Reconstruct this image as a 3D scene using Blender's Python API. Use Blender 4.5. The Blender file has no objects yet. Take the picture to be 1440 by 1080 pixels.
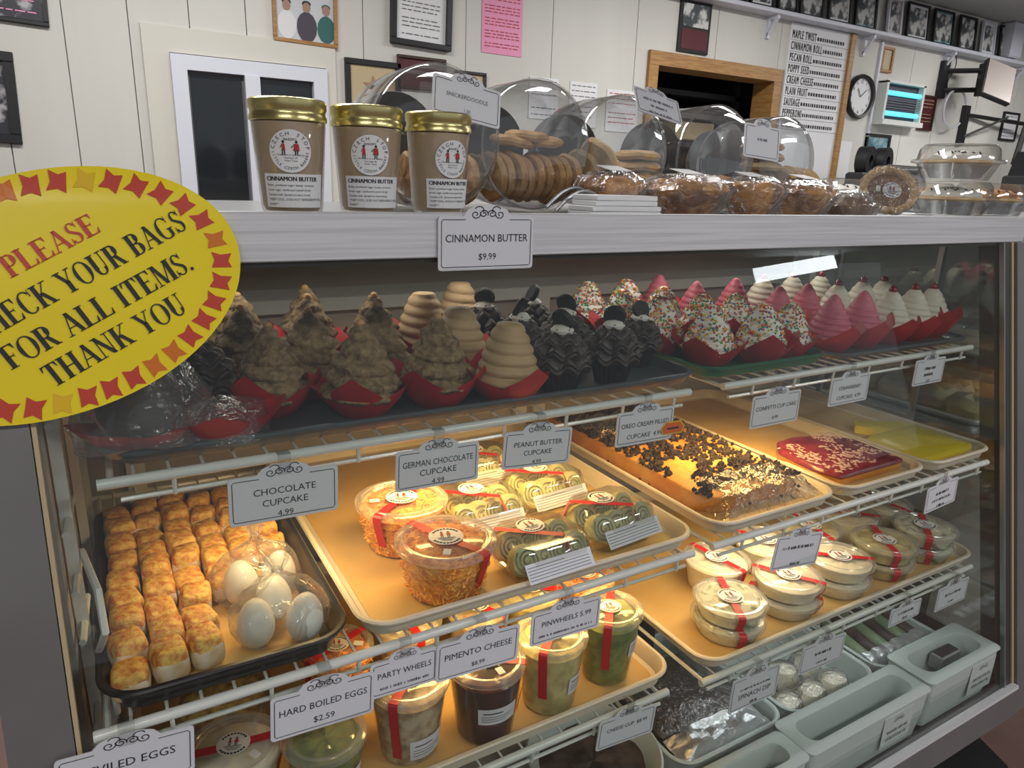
import bpy, math, random
from math import sin, cos, pi, radians as R, sqrt, atan2, hypot
from mathutils import Matrix, Vector, noise

# ---------------------------------------------------------------- camera, world, light, exposure
scene = bpy.context.scene
col = scene.collection
cam_d = bpy.data.cameras.new('camera')
cam = bpy.data.objects.new('camera', cam_d)
col.objects.link(cam)
F, YAW, PITCH, ROLL = 992.4, .532004, .2809025, .0328977
cam_d.sensor_fit = 'HORIZONTAL'
cam_d.sensor_width = 36
cam_d.lens = 36 * F / 1440
cam_d.clip_start = .02
cam_d.clip_end = 60
fw = Vector((sin(YAW) * cos(PITCH), cos(YAW) * cos(PITCH), -sin(PITCH)))
rt = Vector((cos(YAW), -sin(YAW), 0))
up = rt.cross(fw)
r2 = cos(ROLL) * rt + sin(ROLL) * up
u2 = -sin(ROLL) * rt + cos(ROLL) * up
mw = Matrix((r2, u2, -fw)).transposed().to_4x4()
mw.translation = (0, 0, 1.30)
cam.matrix_world = mw
scene.camera = cam

world = bpy.data.worlds.new('shop_daylight')
scene.world = world
world.use_nodes = True
bg = world.node_tree.nodes['Background']
bg.inputs[0].default_value = (.86, .93, 1.0, 1)
bg.inputs[1].default_value = .36


def area_light(name, loc, rot, sx, sy, power, color, spread=None):
    d = bpy.data.lights.new(name, 'AREA')
    d.shape = 'RECTANGLE'
    d.size, d.size_y, d.energy, d.color = sx, sy, power, color
    if spread:
        d.spread = spread
    o = bpy.data.objects.new(name, d)
    o.location, o.rotation_euler = loc, rot
    col.objects.link(o)
    return o


# fluorescent ceiling fittings of the shop
for i, (x, y) in enumerate([(.2, 1.9), (2.6, 1.9), (5.2, 1.9), (-.6, -1.1), (1.6, -1.1), (4.0, -1.1)]):
    area_light('ceiling_lamp', (x, y, 2.40), (0, 0, 0), 1.2, .3, 24 if y > 0 else 21, (1, .98, .95))
# added light strip standing in for shop windows reflected in the case glass
area_light('window_reflection_strip', (6.75, -3.6, 2.32), (R(90), R(-5), 0), 1.4, .16, 9, (.90, .95, 1.0))
# warm lamps under the shelves of the case
WARM = (1, .60, .20)
area_light('shelf_lamp', (.50, .90, .945), (R(8), 0, 0), .34, .04, 1.3, WARM, R(150))
area_light('shelf_lamp', (1.02, .88, .945), (R(8), 0, 0), .30, .04, 1.4, WARM, R(150))
area_light('shelf_lamp', (.55, .80, .722), (R(5), 0, 0), .50, .03, 1.15, WARM, R(160))
area_light('shelf_lamp', (1.08, .84, .722), (R(5), 0, 0), .36, .03, .85, (1, .76, .45), R(160))
area_light('shelf_lamp', (1.25, .80, .47), (R(5), 0, 0), .60, .03, .30, (.92, .97, 1), R(160))

scene.view_settings.view_transform = 'Standard'
scene.view_settings.look = 'None'
scene.view_settings.exposure = 0.28
scene.view_settings.gamma = 1
scene.view_settings.use_curve_mapping = False
scene.cycles.transparent_max_bounces = 32
scene.cycles.max_bounces = 8
scene.cycles.sample_clamp_indirect = 4

area_light('top_shelf_fill', (.80, 1.12, 1.19), (R(-12), 0, 0), 1.5, .03, 1.05, (1, .93, .82), R(170))  # unseen fill light added under the canopy to brighten the top shelf
area_light('shelf_lamp', (.17, .86, .945), (R(4), 0, 0), .16, .04, .50, (1, .68, .32), R(150))  # weaker fill added above the toasted bites to brighten them

# ---------------------------------------------------------------- materials
MATS = {}


def nt(name):
    m = bpy.data.materials.new(name)
    m.use_nodes = True
    MATS[name] = m
    return m, m.node_tree, m.node_tree.nodes, m.node_tree.links


def pr(name, c, rough=.5, metal=0, c2=None, ns=30, bump=0, bs=None, sss=0, coat=0, emit=0, stretch=None, lo=.4, hi=.6, trans=0):
    m, t, N, L = nt(name)
    b = N['Principled BSDF']
    b.inputs['Base Color'].default_value = (*c, 1)
    b.inputs['Roughness'].default_value = rough
    b.inputs['Metallic'].default_value = metal
    if sss:
        b.inputs['Subsurface Weight'].default_value = sss
        b.inputs['Subsurface Radius'].default_value = (.02, .012, .006)
        b.inputs['Subsurface Scale'].default_value = .4
    if coat:
        b.inputs['Coat Weight'].default_value = coat
        b.inputs['Coat Roughness'].default_value = .12
    if trans:
        b.inputs['Transmission Weight'].default_value = trans
    if emit:
        b.inputs['Emission Color'].default_value = (*c, 1)
        b.inputs['Emission Strength'].default_value = emit
    if c2 or bump:
        tc = N.new('ShaderNodeTexCoord')
        mp = N.new('ShaderNodeMapping')
        L.new(tc.outputs['Object'], mp.inputs[0])
        if stretch:
            mp.inputs['Scale'].default_value = stretch
    if c2:
        n = N.new('ShaderNodeTexNoise')
        n.inputs['Scale'].default_value = ns
        n.inputs['Detail'].default_value = 6
        L.new(mp.outputs[0], n.inputs['Vector'])
        r = N.new('ShaderNodeValToRGB')
        r.color_ramp.elements[0].position = lo
        r.color_ramp.elements[1].position = hi
        r.color_ramp.elements[0].color = (*c, 1)
        r.color_ramp.elements[1].color = (*c2, 1)
        L.new(n.outputs[0], r.inputs[0])
        L.new(r.outputs[0], b.inputs['Base Color'])
    if bump:
        n = N.new('ShaderNodeTexNoise')
        n.inputs['Scale'].default_value = bs or ns
        n.inputs['Detail'].default_value = 5
        L.new(mp.outputs[0], n.inputs['Vector'])
        bp = N.new('ShaderNodeBump')
        bp.inputs['Strength'].default_value = bump
        bp.inputs['Distance'].default_value = .004
        L.new(n.outputs[0], bp.inputs['Height'])
        L.new(bp.outputs[0], b.inputs['Normal'])
    return m


def clear(name, tint=(.96, .97, .97), base=.04, edge=.55, power=3, rough=.05, haze=0, hazec=(.8, .8, .8), bump=0, bs=60):
    m, t, N, L = nt(name)
    N.remove(N['Principled BSDF'])
    out = N['Material Output']
    tr = N.new('ShaderNodeBsdfTransparent')
    tr.inputs[0].default_value = (*tint, 1)
    gl = N.new('ShaderNodeBsdfGlossy')
    gl.inputs['Roughness'].default_value = rough
    lw = N.new('ShaderNodeLayerWeight')
    lw.inputs['Blend'].default_value = .5
    pw = N.new('ShaderNodeMath')
    pw.operation = 'POWER'
    pw.inputs[1].default_value = power
    L.new(lw.outputs['Facing'], pw.inputs[0])
    ma = N.new('ShaderNodeMath')
    ma.operation = 'MULTIPLY_ADD'
    ma.inputs[1].default_value = edge
    ma.inputs[2].default_value = base
    L.new(pw.outputs[0], ma.inputs[0])
    mx = N.new('ShaderNodeMixShader')
    L.new(ma.outputs[0], mx.inputs[0])
    L.new(tr.outputs[0], mx.inputs[1])
    L.new(gl.outputs[0], mx.inputs[2])
    last = mx
    if bump:
        tc = N.new('ShaderNodeTexCoord')
        n = N.new('ShaderNodeTexNoise')
        n.inputs['Scale'].default_value = bs
        n.inputs['Detail'].default_value = 3
        n.inputs['Distortion'].default_value = 1.5
        L.new(tc.outputs['Object'], n.inputs['Vector'])
        bp = N.new('ShaderNodeBump')
        bp.inputs['Strength'].default_value = bump
        bp.inputs['Distance'].default_value = .01
        L.new(n.outputs[0], bp.inputs['Height'])
        L.new(bp.outputs[0], gl.inputs['Normal'])
        L.new(bp.outputs[0], lw.inputs['Normal'])
    if haze:
        df = N.new('ShaderNodeBsdfDiffuse')
        df.inputs[0].default_value = (*hazec, 1)
        m2 = N.new('ShaderNodeMixShader')
        m2.inputs[0].default_value = haze
        L.new(last.outputs[0], m2.inputs[1])
        L.new(df.outputs[0], m2.inputs[2])
        last = m2
    L.new(last.outputs[0], out.inputs[0])
    return m


pr('wall', (.60, .59, .55), .6, c2=(.64, .63, .59), ns=3, bump=.25, bs=25, stretch=(1, 1, .12))
pr('board', (.62, .60, .54), .55)
pr('groove', (.58, .57, .53), .8)
pr('ceiling', (.42, .43, .42), .8)
pr('floor', (.20, .125, .105), .55, c2=(.17, .10, .085), ns=8)
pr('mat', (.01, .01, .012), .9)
pr('white_paint', (.66, .68, .76), .4)
pr('wood', (.42, .23, .08), .45, c2=(.32, .16, .05), ns=14, stretch=(1, 1, 14))
pr('wood_h', (.42, .23, .08), .45, c2=(.30, .15, .05), ns=14, stretch=(1, 14, 14))
pr('dark_wood', (.05, .02, .015), .4)
pr('burgundy', (.09, .012, .018), .4)
pr('black', (.012, .012, .014), .45)
pr('soft_black', (.03, .03, .032), .6)
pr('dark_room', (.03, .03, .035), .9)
pr('dark_glass', (.015, .018, .022), .06, coat=.5)
pr('paper', (.76, .76, .78), .6)
pr('pink', (.80, .30, .50), .6)
pr('photo_sky', (.55, .57, .6), .4)
pr('photo_mid', (.06, .07, .08), .4, c2=(.62, .62, .6), ns=16, lo=.46, hi=.56)
pr('photo_teal', (.06, .16, .2), .35, c2=(.35, .5, .55), ns=12)
pr('photo_dark', (.03, .03, .04), .35, c2=(.42, .40, .42), ns=14, lo=.5, hi=.58)
pr('photo_tan', (.5, .4, .24), .4)
pr('photo_brown', (.16, .1, .07), .4, c2=(.6, .56, .5), ns=10)
pr('skin_print', (.35, .2, .14), .5)
pr('shirt_print', (.7, .7, .72), .5)
pr('green_print', (.03, .12, .12), .5)
pr('dark_print', (.06, .05, .07), .5)
pr('ink', (.02, .02, .025), .6)
pr('ink_soft', (.13, .13, .15), .6)
pr('ink_red', (.42, .03, .03), .6)
pr('alu', (.62, .62, .65), .36, metal=.22, c2=(.74, .74, .77), ns=60, bump=.12, bs=120, stretch=(.05, 1, 3))
pr('alu_dark', (.175, .165, .165), .42, metal=.3, c2=(.20, .19, .19), ns=5)
pr('chrome', (.75, .75, .76), .18, metal=1)
pr('steel', (.40, .41, .42), .3, metal=.8)
pr('liner', (.46, .44, .40), .45)
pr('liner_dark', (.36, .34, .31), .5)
pr('gasket', (.04, .035, .035), .5)
pr('wire', (.66, .68, .64), .3, coat=.4)
pr('tray_black', (.015, .015, .018), .28, c2=(.03, .028, .028), ns=12, coat=.3)
pr('tray_dark', (.07, .085, .095), .4)
pr('tray_green', (.012, .12, .055), .3)
pr('tray_tan', (.66, .59, .47), .4, c2=(.62, .54, .42), ns=6)
pr('tray_floor', (.60, .40, .16), .4, c2=(.54, .34, .12), ns=7)
pr('bin', (.50, .56, .54), .35)
pr('card', (.70, .71, .76), .45)
pr('clip', (.5, .5, .5), .3)
pr('orange_sticker', (.75, .13, .01), .5)
pr('yellow_vinyl', (.93, .74, .008), .33, c2=(.90, .69, .005), ns=5)
pr('gold_star', (.80, .5, .005), .4)
pr('star_red', (.56, .05, .025), .4)
pr('star_orange', (.68, .17, .01), .4)
pr('gold', (.66, .58, .26), .27, metal=.95)
pr('butter', (.46, .335, .215), .5, coat=.3)
pr('cookie', (.58, .35, .15), .8, c2=(.42, .22, .08), ns=40, bump=.5, bs=120)
pr('cookie_pale', (.66, .46, .24), .8, c2=(.54, .34, .15), ns=30, bump=.4, bs=100)
pr('choc_chip', (.03, .015, .01), .5)
pr('muffin', (.78, .37, .08), .6, c2=(.28, .09, .02), ns=28, bump=.8, bs=60, lo=.42, hi=.62)
pr('berry', (.02, .01, .02), .3)
pr('german', (.32, .215, .105), .8, c2=(.13, .08, .036), ns=110, bump=1, bs=150, lo=.35, hi=.65)
pr('pb', (.50, .34, .18), .6, c2=(.45, .30, .15), ns=20, bump=.2, bs=60)
pr('oreo', (.04, .029, .026), .45, c2=(.07, .052, .048), ns=80, bump=.6, bs=140)
pr('oreo_cookie', (.008, .007, .008), .6, bump=.5, bs=200)
pr('choc', (.035, .02, .016), .5, c2=(.05, .03, .022), ns=60, bump=.3)
pr('cream', (.66, .62, .52), .5, sss=.1)
pr('white_cream', (.75, .72, .66), .5, sss=.1)
pr('straw', (.55, .12, .17), .5, c2=(.48, .09, .14), ns=16, bump=.2, bs=50, sss=.1)
pr('cherry', (.22, .01, .02), .15, coat=.6)
pr('liner_red', (.50, .014, .022), .5, c2=(.40, .01, .018), ns=10)
pr('liner_black', (.015, .013, .014), .5)
for n_, c_ in dict(sp_red=(.6, .03, .02), sp_yellow=(.75, .5, .03), sp_green=(.03, .3, .08), sp_blue=(.02, .08, .4), sp_white=(.8, .8, .76), sp_orange=(.7, .2, .02)).items():
    pr(n_, c_, .4)
pr('toast', (.76, .47, .11), .55, c2=(.52, .15, .03), ns=100, bump=.9, bs=150, lo=.42, hi=.64)
pr('dough', (.84, .70, .54), .55, c2=(.66, .45, .24), ns=40, bump=.3, bs=90)
pr('egg', (.78, .78, .72), .35, sss=.2)
pr('pimento', (.80, .22, .015), .5, c2=(1.0, .47, .07), ns=95, bump=1, bs=120, lo=.40, hi=.56, stretch=(1, 1, 2.2))
pr('shred_light', (1.0, .50, .10), .5)
pr('pinwheel', (.42, .44, .24), .6, c2=(.16, .2, .10), ns=35, bump=.5)
pr('tortilla', (.74, .72, .42), .6, c2=(.50, .54, .22), ns=30)
pr('filling', (.17, .20, .10), .6, c2=(.4, .36, .22), ns=60)
pr('soup_pale', (.66, .54, .36), .5, c2=(.36, .24, .13), ns=45, bump=.4)
pr('soup_dark', (.05, .012, .012), .3, c2=(.09, .02, .015), ns=30, coat=.4)
pr('soup_yellow', (.70, .60, .26), .5, c2=(.42, .38, .15), ns=40, bump=.4)
pr('soup_green', (.24, .29, .07), .5, c2=(.13, .18, .04), ns=50, bump=.4)
pr('dip_herb', (.74, .73, .55), .5, c2=(.12, .16, .08), ns=55, lo=.5, hi=.66)
pr('dip_cream', (.86, .80, .64), .5, c2=(.78, .70, .52), ns=20)
pr('grain', (.50, .36, .10), .6, c2=(.20, .12, .04), ns=70, bump=.8)
pr('cake_yellow', (.62, .33, .07), .6, c2=(.55, .22, .03), ns=18, bump=.3, bs=60)
pr('crumb', (.035, .022, .018), .8)
pr('berry_goo', (.26, .03, .045), .35, c2=(.16, .012, .025), ns=45, bump=.6, coat=.5)
pr('icing', (.65, .45, .40), .5)
pr('lemon', (.90, .72, .03), .35, c2=(.85, .66, .04), ns=14, coat=.4)
pr('red_tape', (.55, .02, .03), .4)
pr('foil', (.72, .73, .75), .30, metal=.75, bump=1, bs=70)
pr('green_can', (.16, .22, .13), .4)
pr('dark_food', (.03, .022, .02), .5, c2=(.08, .06, .05), ns=30, bump=.6)
pr('pastry', (.52, .44, .26), .5, c2=(.42, .30, .28), ns=22, bump=.5)
pr('crust', (.74, .56, .32), .7, c2=(.64, .42, .19), ns=30, bump=.4)
pr('pecan', (.16, .075, .03), .4, c2=(.26, .13, .05), ns=40, bump=.6)
pr('uv_tube', (.12, .62, .72), .4, emit=.9)
pr('uv_case', (.70, .72, .70), .4)
pr('screen_back', (.35, .31, .29), .3)
pr('rubber_mid', (.10, .10, .11), .6)
pr('leg_wood', (.10, .04, .015), .5)
clear('pane', (.93, .95, .94), base=.028, edge=.38, power=3.5, rough=.0)
clear('end_pane', (.80, .84, .82), base=.12, edge=.5, power=3, rough=.02)
clear('jar', (.96, .97, .97), base=.06, edge=.7, power=2.2, rough=.03)
clear('acrylic', (.90, .91, .92), base=.09, edge=.75, power=1.8, rough=.03, haze=.03)
clear('tub', (.96, .97, .96), base=.05, edge=.5, power=2.5, rough=.1, haze=.035)
clear('lid', (.96, .96, .95), base=.07, edge=.5, power=2.4, rough=.12, haze=.09, hazec=(.9, .88, .85))
clear('shell', (.94, .94, .93), base=.10, edge=.7, power=1.8, rough=.06, haze=.04)
clear('wrap', (.95, .95, .95), base=.10, edge=.9, power=1.5, rough=.08, haze=.05, bump=1, bs=45)
clear('lid_edge', (.96, .96, .95), base=.10, edge=.5, power=2.4, rough=.15, haze=.15, hazec=(.92, .90, .86))
clear('thin_film', (.97, .97, .97), base=.03, edge=.35, power=2.5, rough=.15)
clear('bag', (.95, .94, .92), base=.06, edge=.6, power=1.8, rough=.10, haze=.07, bump=.7, bs=30)


# ---------------------------------------------------------------- mesh helper
def TR(x=0, y=0, z=0, rx=0, ry=0, rz=0, s=1):
    m = Matrix.Translation((x, y, z)) @ Matrix.Rotation(rz, 4, 'Z') @ Matrix.Rotation(ry, 4, 'Y') @ Matrix.Rotation(rx, 4, 'X')
    return m @ Matrix.Diagonal((*((s, s, s) if not hasattr(s, '__len__') else s), 1))


_txt = {}


def text_geo(s, space=1.0):
    key = (s, space)
    if key in _txt:
        return _txt[key]
    cu = bpy.data.curves.new('t', 'FONT')
    cu.body = s
    cu.size = 1
    cu.align_x = 'CENTER'
    cu.resolution_u = 2
    cu.space_character = space
    o = bpy.data.objects.new('t', cu)
    col.objects.link(o)
    me = bpy.data.meshes.new_from_object(o)
    vs = [tuple(v.co) for v in me.vertices]
    fs = [tuple(p.vertices) for p in me.polygons]
    bpy.data.objects.remove(o)
    bpy.data.meshes.remove(me)
    bpy.data.curves.remove(cu)
    _txt[key] = (vs, fs)
    return vs, fs


class MB:
    def __init__(s):
        s.v, s.f, s.m = [], [], []

    def add(s, vs, fs, mi=0, T=None):
        b = len(s.v)
        s.v += [tuple(T @ Vector(p)) for p in vs] if T is not None else [tuple(p) for p in vs]
        s.f += [tuple(i + b for i in f) for f in fs]
        s.m += [mi] * len(fs)
        return s

    def box(s, x0, x1, y0, y1, z0, z1, mi=0, T=None):
        return s.add([(x0, y0, z0), (x1, y0, z0), (x1, y1, z0), (x0, y1, z0), (x0, y0, z1), (x1, y0, z1), (x1, y1, z1), (x0, y1, z1)],
                     [(0, 3, 2, 1), (4, 5, 6, 7), (0, 1, 5, 4), (1, 2, 6, 5), (2, 3, 7, 6), (3, 0, 4, 7)], mi, T)

    def cbox(s, x0, x1, y0, y1, z0, z1, c=.002, mi=0, T=None):
        return s.loft([[(x0 + a, y0 + a, z), (x1 - a, y0 + a, z), (x1 - a, y1 - a, z), (x0 + a, y1 - a, z)] for a, z in ((c, z0), (0, z0 + c), (0, z1 - c), (c, z1))], mi, T)

    def loft(s, loops, mi=0, T=None, cap=(1, 1)):
        n = len(loops[0])
        vs = [p for l in loops for p in l]
        fs = [(k * n + i, k * n + (i + 1) % n, (k + 1) * n + (i + 1) % n, (k + 1) * n + i) for k in range(len(loops) - 1) for i in range(n)]
        if cap[0]:
            fs.append(tuple(range(n))[::-1])
        if cap[1]:
            fs.append(tuple((len(loops) - 1) * n + i for i in range(n)))
        return s.add(vs, fs, mi, T)

    def lathe(s, prof, n=24, mi=0, T=None, cap=(0, 0), fn=None):
        loops = []
        for k, (r, z) in enumerate(prof):
            l = []
            for i in range(n):
                a = 2 * pi * i / n
                q = fn(a, r, z, k) if fn else (r, z)
                l.append((q[0] * cos(a), q[0] * sin(a), q[1]))
            loops.append(l)
        return s.loft(loops, mi, T, cap)

    def tube(s, pts, r, n=8, mi=0, T=None):
        P = [Vector(p) for p in pts]
        loops = []
        ref = None
        for i, p in enumerate(P):
            d = (P[min(i + 1, len(P) - 1)] - P[max(i - 1, 0)]).normalized()
            if ref is None:
                ref = Vector((0, 0, 1)) if abs(d.z) < .9 else Vector((1, 0, 0))
            a = d.cross(ref).normalized()
            b = a.cross(d)
            ref = b
            rr = r[i] if hasattr(r, '__len__') else r
            loops.append([tuple(p + rr * (cos(2 * pi * k / n) * a + sin(2 * pi * k / n) * b)) for k in range(n)])
        return s.loft(loops, mi, T)

    def ribbon(s, pts, w, y=0, mi=0, T=None):
        # flat stroke in the xz plane
        vs, fs = [], []
        for i, (x, z) in enumerate(pts):
            x0, z0 = pts[max(i - 1, 0)]
            x1, z1 = pts[min(i + 1, len(pts) - 1)]
            dx, dz = x1 - x0, z1 - z0
            l = hypot(dx, dz) or 1
            nx, nz = -dz / l * w / 2, dx / l * w / 2
            vs += [(x + nx, y, z + nz), (x - nx, y, z - nz)]
        fs = [(2 * i, 2 * i + 1, 2 * i + 3, 2 * i + 2) for i in range(len(pts) - 1)]
        return s.add(vs, fs, mi, T)

    def text(s, t, size, x, y, z, mi=0, T=None, sx=1, bold=0, space=1.0):
        vs, fs = text_geo(t, space)
        for dx in ((0,) if not bold else (-bold, bold)):
            s.add([(x + a * size * sx + dx, y, z + b * size) for a, b, _ in vs], fs, mi, T)
        return s

    def sphere(s, r, mi=0, T=None, n=12, m=8):
        return s.lathe([(r * sin(pi * k / m) + 1e-5, -r * cos(pi * k / m)) for k in range(m + 1)], n, mi, T)

    def build(s, name, mats, parent=None, smooth=40, label=None, kind=None):
        me = bpy.data.meshes.new(name)
        me.from_pydata(s.v, [], s.f)
        for m in (mats if isinstance(mats, (list, tuple)) else [mats]):
            me.materials.append(MATS[m])
        me.polygons.foreach_set('material_index', s.m)
        if smooth:
            me.polygons.foreach_set('use_smooth', [True] * len(s.f))
            me.update()
            me.set_sharp_from_angle(angle=R(smooth))
        me.update()
        o = bpy.data.objects.new(name, me)
        col.objects.link(o)
        if parent:
            o.parent = parent
        if label:
            o['label'] = label
        if kind:
            o['kind'] = kind
        return o


def tagit(o, label, cat, group=None, kind=None):
    o['label'], o['category'] = label, cat
    if group:
        o['group'] = group
    if kind:
        o['kind'] = kind
    return o


def thing(name, label, cat, loc=(0, 0, 0), rot=(0, 0, 0), group=None):
    o = bpy.data.objects.new(name, None)
    o.empty_display_size = .02
    col.objects.link(o)
    o.location, o.rotation_euler = loc, rot
    return tagit(o, label, cat, group)


def structure(o):
    o['kind'] = 'structure'
    return o


def kids(o):
    return CH.get(o.name, []) if False else [c for c in o.children]


def copy_tree(o, parent=None):
    c = o.copy()
    col.objects.link(c)
    c.parent = parent
    for ch in o.children:
        copy_tree(ch, c)
    return c


def place(proto, used, loc, rz, label, group=None, scale=None, rx=0, ry=0):
    o = proto if not used else copy_tree(proto)
    o.location = loc
    o.rotation_euler = (rx, ry, rz)
    if scale:
        o.scale = scale if hasattr(scale, '__len__') else (scale,) * 3
    o['label'] = label
    if group:
        o['group'] = group
    return o


ORD = ['first', 'second', 'third', 'fourth', 'fifth', 'sixth', 'seventh', 'eighth', 'ninth', 'tenth', 'eleventh', 'twelfth']


def rrect(x0, x1, y0, y1, r, z, n=6):
    out = []
    for cx, cy, a0 in ((x1 - r, y0 + r, -90), (x1 - r, y1 - r, 0), (x0 + r, y1 - r, 90), (x0 + r, y0 + r, 180)):
        for k in range(n + 1):
            a = R(a0 + 90 * k / n)
            out.append((cx + r * cos(a), cy + r * sin(a), z))
    return out


# ---------------------------------------------------------------- the room
WY = 3.0
structure(MB().box(-4, 9, -4, 3.4, -.02, 0).build('floor', 'floor'))
structure(MB().box(-4, 9, -4, 3.4, 2.455, 2.50).build('ceiling', 'ceiling'))
wall = structure(MB().box(-4, 2.55, WY + .02, WY + .08, 0, 2.455).box(2.55, 3.46, WY + .02, WY + .08, 1.95, 2.455).box(3.46, 9, WY + .02, WY + .08, 0, 2.455).build('wall_back', 'groove'))
holes = [(.215, .90, .95, 1.785), (2.50, 3.50, 0, 1.95)]
seams = [-4 + .1955 * k for k in range(24)]
seams = [-.015 + .1955 * k for k in range(-12, 4)] + [.80, 1.02, 1.478, 1.92, 2.41, 2.944, 3.43, 3.92, 4.32, 4.68, 5.02, 5.5, 6.0, 6.5, 7.0, 7.5, 8.2, 9.0]
for a, b in zip(seams[:-1], seams[1:]):
    cuts = sorted({a, b} | {x for h in holes for x in h[:2] if a < x < b})
    for c, d in zip(cuts[:-1], cuts[1:]):
        g0 = .0018 if c == a else 0
        g1 = .0018 if d == b else 0
        mid = (c + d) / 2
        spans = [(0, 2.455)]
        for h in holes:
            if h[0] <= mid <= h[1]:
                spans = [(0, h[2]), (h[3], 2.455)]
        for z0, z1 in spans:
            if z1 - z0 > .01:
                MB().box(c + g0, d - g1, WY, WY + .02, z0, z1).build('panel', 'wall', wall, smooth=0)
structure(MB().box(-3.9, -3.8, -4, 3, 0, 2.455).build('wall_left', 'wall'))
structure(MB().box(8.9, 9, -4, 3, 0, 2.455).build('wall_right', 'wall'))

tagit(MB().loft([[(-.6, -.1, .0005), (1.73 - .044 * 15, -.1, .0005), (1.7265, .567, .0005), (1.7675, .662, .0005), (1.81, .76, .0005), (-.6, .76, .0005)], [(-.6, -.1, .008), (1.73 - .044 * 15, -.1, .008), (1.7265, .567, .008), (1.7675, .662, .008), (1.81, .76, .008), (-.6, .76, .008)]]).build('black_floor_sheet', 'mat'), 'black rubber mat on the brown floor in front of the case', 'mat')  # flat black polygon added over the floor along the case front
# sliding window with a wide flat surround
w1 = structure(MB().box(.215, .90, WY - .012, WY + .02, 1.70, 1.785).box(.215, .30, WY - .012, WY + .02, .95, 1.70).box(.86, .90, WY - .012, WY + .02, .95, 1.70).build('window_1', 'board'))
MB().box(.30, .86, WY - .03, WY + .03, 1.645, 1.695).box(.30, .352, WY - .03, WY + .03, .98, 1.645).box(.805, .86, WY - .03, WY + .03, .98, 1.645).box(.352, .805, WY - .03, WY + .03, .98, 1.03).box(.548, .602, WY - .035, WY + .03, 1.03, 1.645).build('window_frame', 'white_paint', w1)
MB().box(.352, .548, WY + .0, WY + .012, 1.03, 1.645).build('pane', 'dark_glass', w1)
MB().box(.602, .805, WY + .0, WY + .012, 1.03, 1.645).build('pane', 'dark_glass', w1)
MB().box(.352, .36, WY - .004, WY, 1.03, 1.645).box(.54, .548, WY - .004, WY, 1.03, 1.645).box(.36, .54, WY - .004, WY, 1.637, 1.645).build('seal', 'rubber_mid', w1)

# doorway with a wooden frame into a dark back room
d1 = structure(MB().box(2.49, 2.55, WY - .02, WY + .13, 0, 1.88).box(3.40, 3.46, WY - .02, WY + .13, 0, 1.88).build('door_1', 'wood'))
MB().box(2.49, 3.46, WY - .022, WY + .13, 1.88, 1.945).build('door_head', 'wood_h', d1)
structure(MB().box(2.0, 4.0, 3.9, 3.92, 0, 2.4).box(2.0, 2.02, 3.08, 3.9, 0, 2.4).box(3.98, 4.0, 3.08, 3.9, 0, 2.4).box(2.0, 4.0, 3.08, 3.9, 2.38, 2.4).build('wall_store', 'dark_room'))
rk = thing('storage_rack', 'dark metal storage rack seen through the wood-framed doorway', 'rack', (2.9, 3.5, 0))
for x in (-.42, .55):
    MB().box(x, x + .03, -.2, -.17, 0, 2.0).build('post', 'soft_black', rk)
for z, m in ((1.35, 'steel'), (1.52, 'soft_black'), (1.68, 'steel'), (1.80, 'soft_black')):
    MB().cbox(-.42, .58, -.2, .2, z, z + .03).build('shelf', m, rk)
for i, (x, z) in enumerate([(2.72, 1.55), (3.12, 1.56)]):
    b = MB().cbox(-.15, .15, -.14, .14, 0, .10, .006)
    tagit(b.build('storage_box', 'photo_tan'), 'tan box on the dark rack behind the doorway, ' + ('beside the left jamb' if i == 0 else 'beside the right jamb'), 'box', 'boxes in the back room').location = (x, 3.42, z)

# long picture shelf under the ceiling
ps = thing('picture_ledge', 'long white painted ledge on brackets carrying small framed photos', 'shelf', (2.0, WY, 2.20))
MB().cbox(0, 5.6, -.09, 0, 0, .022, .003).build('board', 'white_paint', ps)
for x in (1.30, 2.14, 3.0, 3.9):
    MB().box(x, x + .02, -.075, 0, -.02, 0).box(x, x + .02, -.018, 0, -.11, -.02).add([(x, -.07, -.02), (x, -.055, -.02), (x, -.01, -.09), (x, -.01, -.105), (x + .02, -.07, -.02), (x + .02, -.055, -.02), (x + .02, -.01, -.09), (x + .02, -.01, -.105)], [(0, 1, 2, 3), (7, 6, 5, 4), (0, 4, 5, 1), (1, 5, 6, 2), (2, 6, 7, 3), (3, 7, 4, 0)]).build('bracket', 'white_paint', ps)


def frame_pic(name, label, cat, cx, cz, w, h, fm, pm, fwid=.015, group=None, y=WY, tilt=0, roll=0, mount=None, extra=None, depth=.015):
    t = thing(name, label, cat, (cx, y - .001, cz), (tilt, roll, 0), group)
    a, b = w / 2, h / 2
    for (x0, x1, z0, z1) in ((-a, a, b - fwid, b), (-a, a, -b, -b + fwid), (-a, -a + fwid, -b + fwid, b - fwid), (a - fwid, a, -b + fwid, b - fwid)):
        MB().cbox(x0, x1, -depth, 0, z0, z1, .002).build('frame_side', fm, t)
    MB().box(-a + fwid, a - fwid, -.006, -.002, -b + fwid, b - fwid).build('picture', pm, t)
    if mount:
        k = mount
        MB().box(-a + fwid + k, a - fwid - k, -.0075, -.006, -b + fwid + k, b - fwid - k).build('print', 'photo_mid', t)
    if extra:
        extra(t, a - fwid, b - fwid)
    return t


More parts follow.
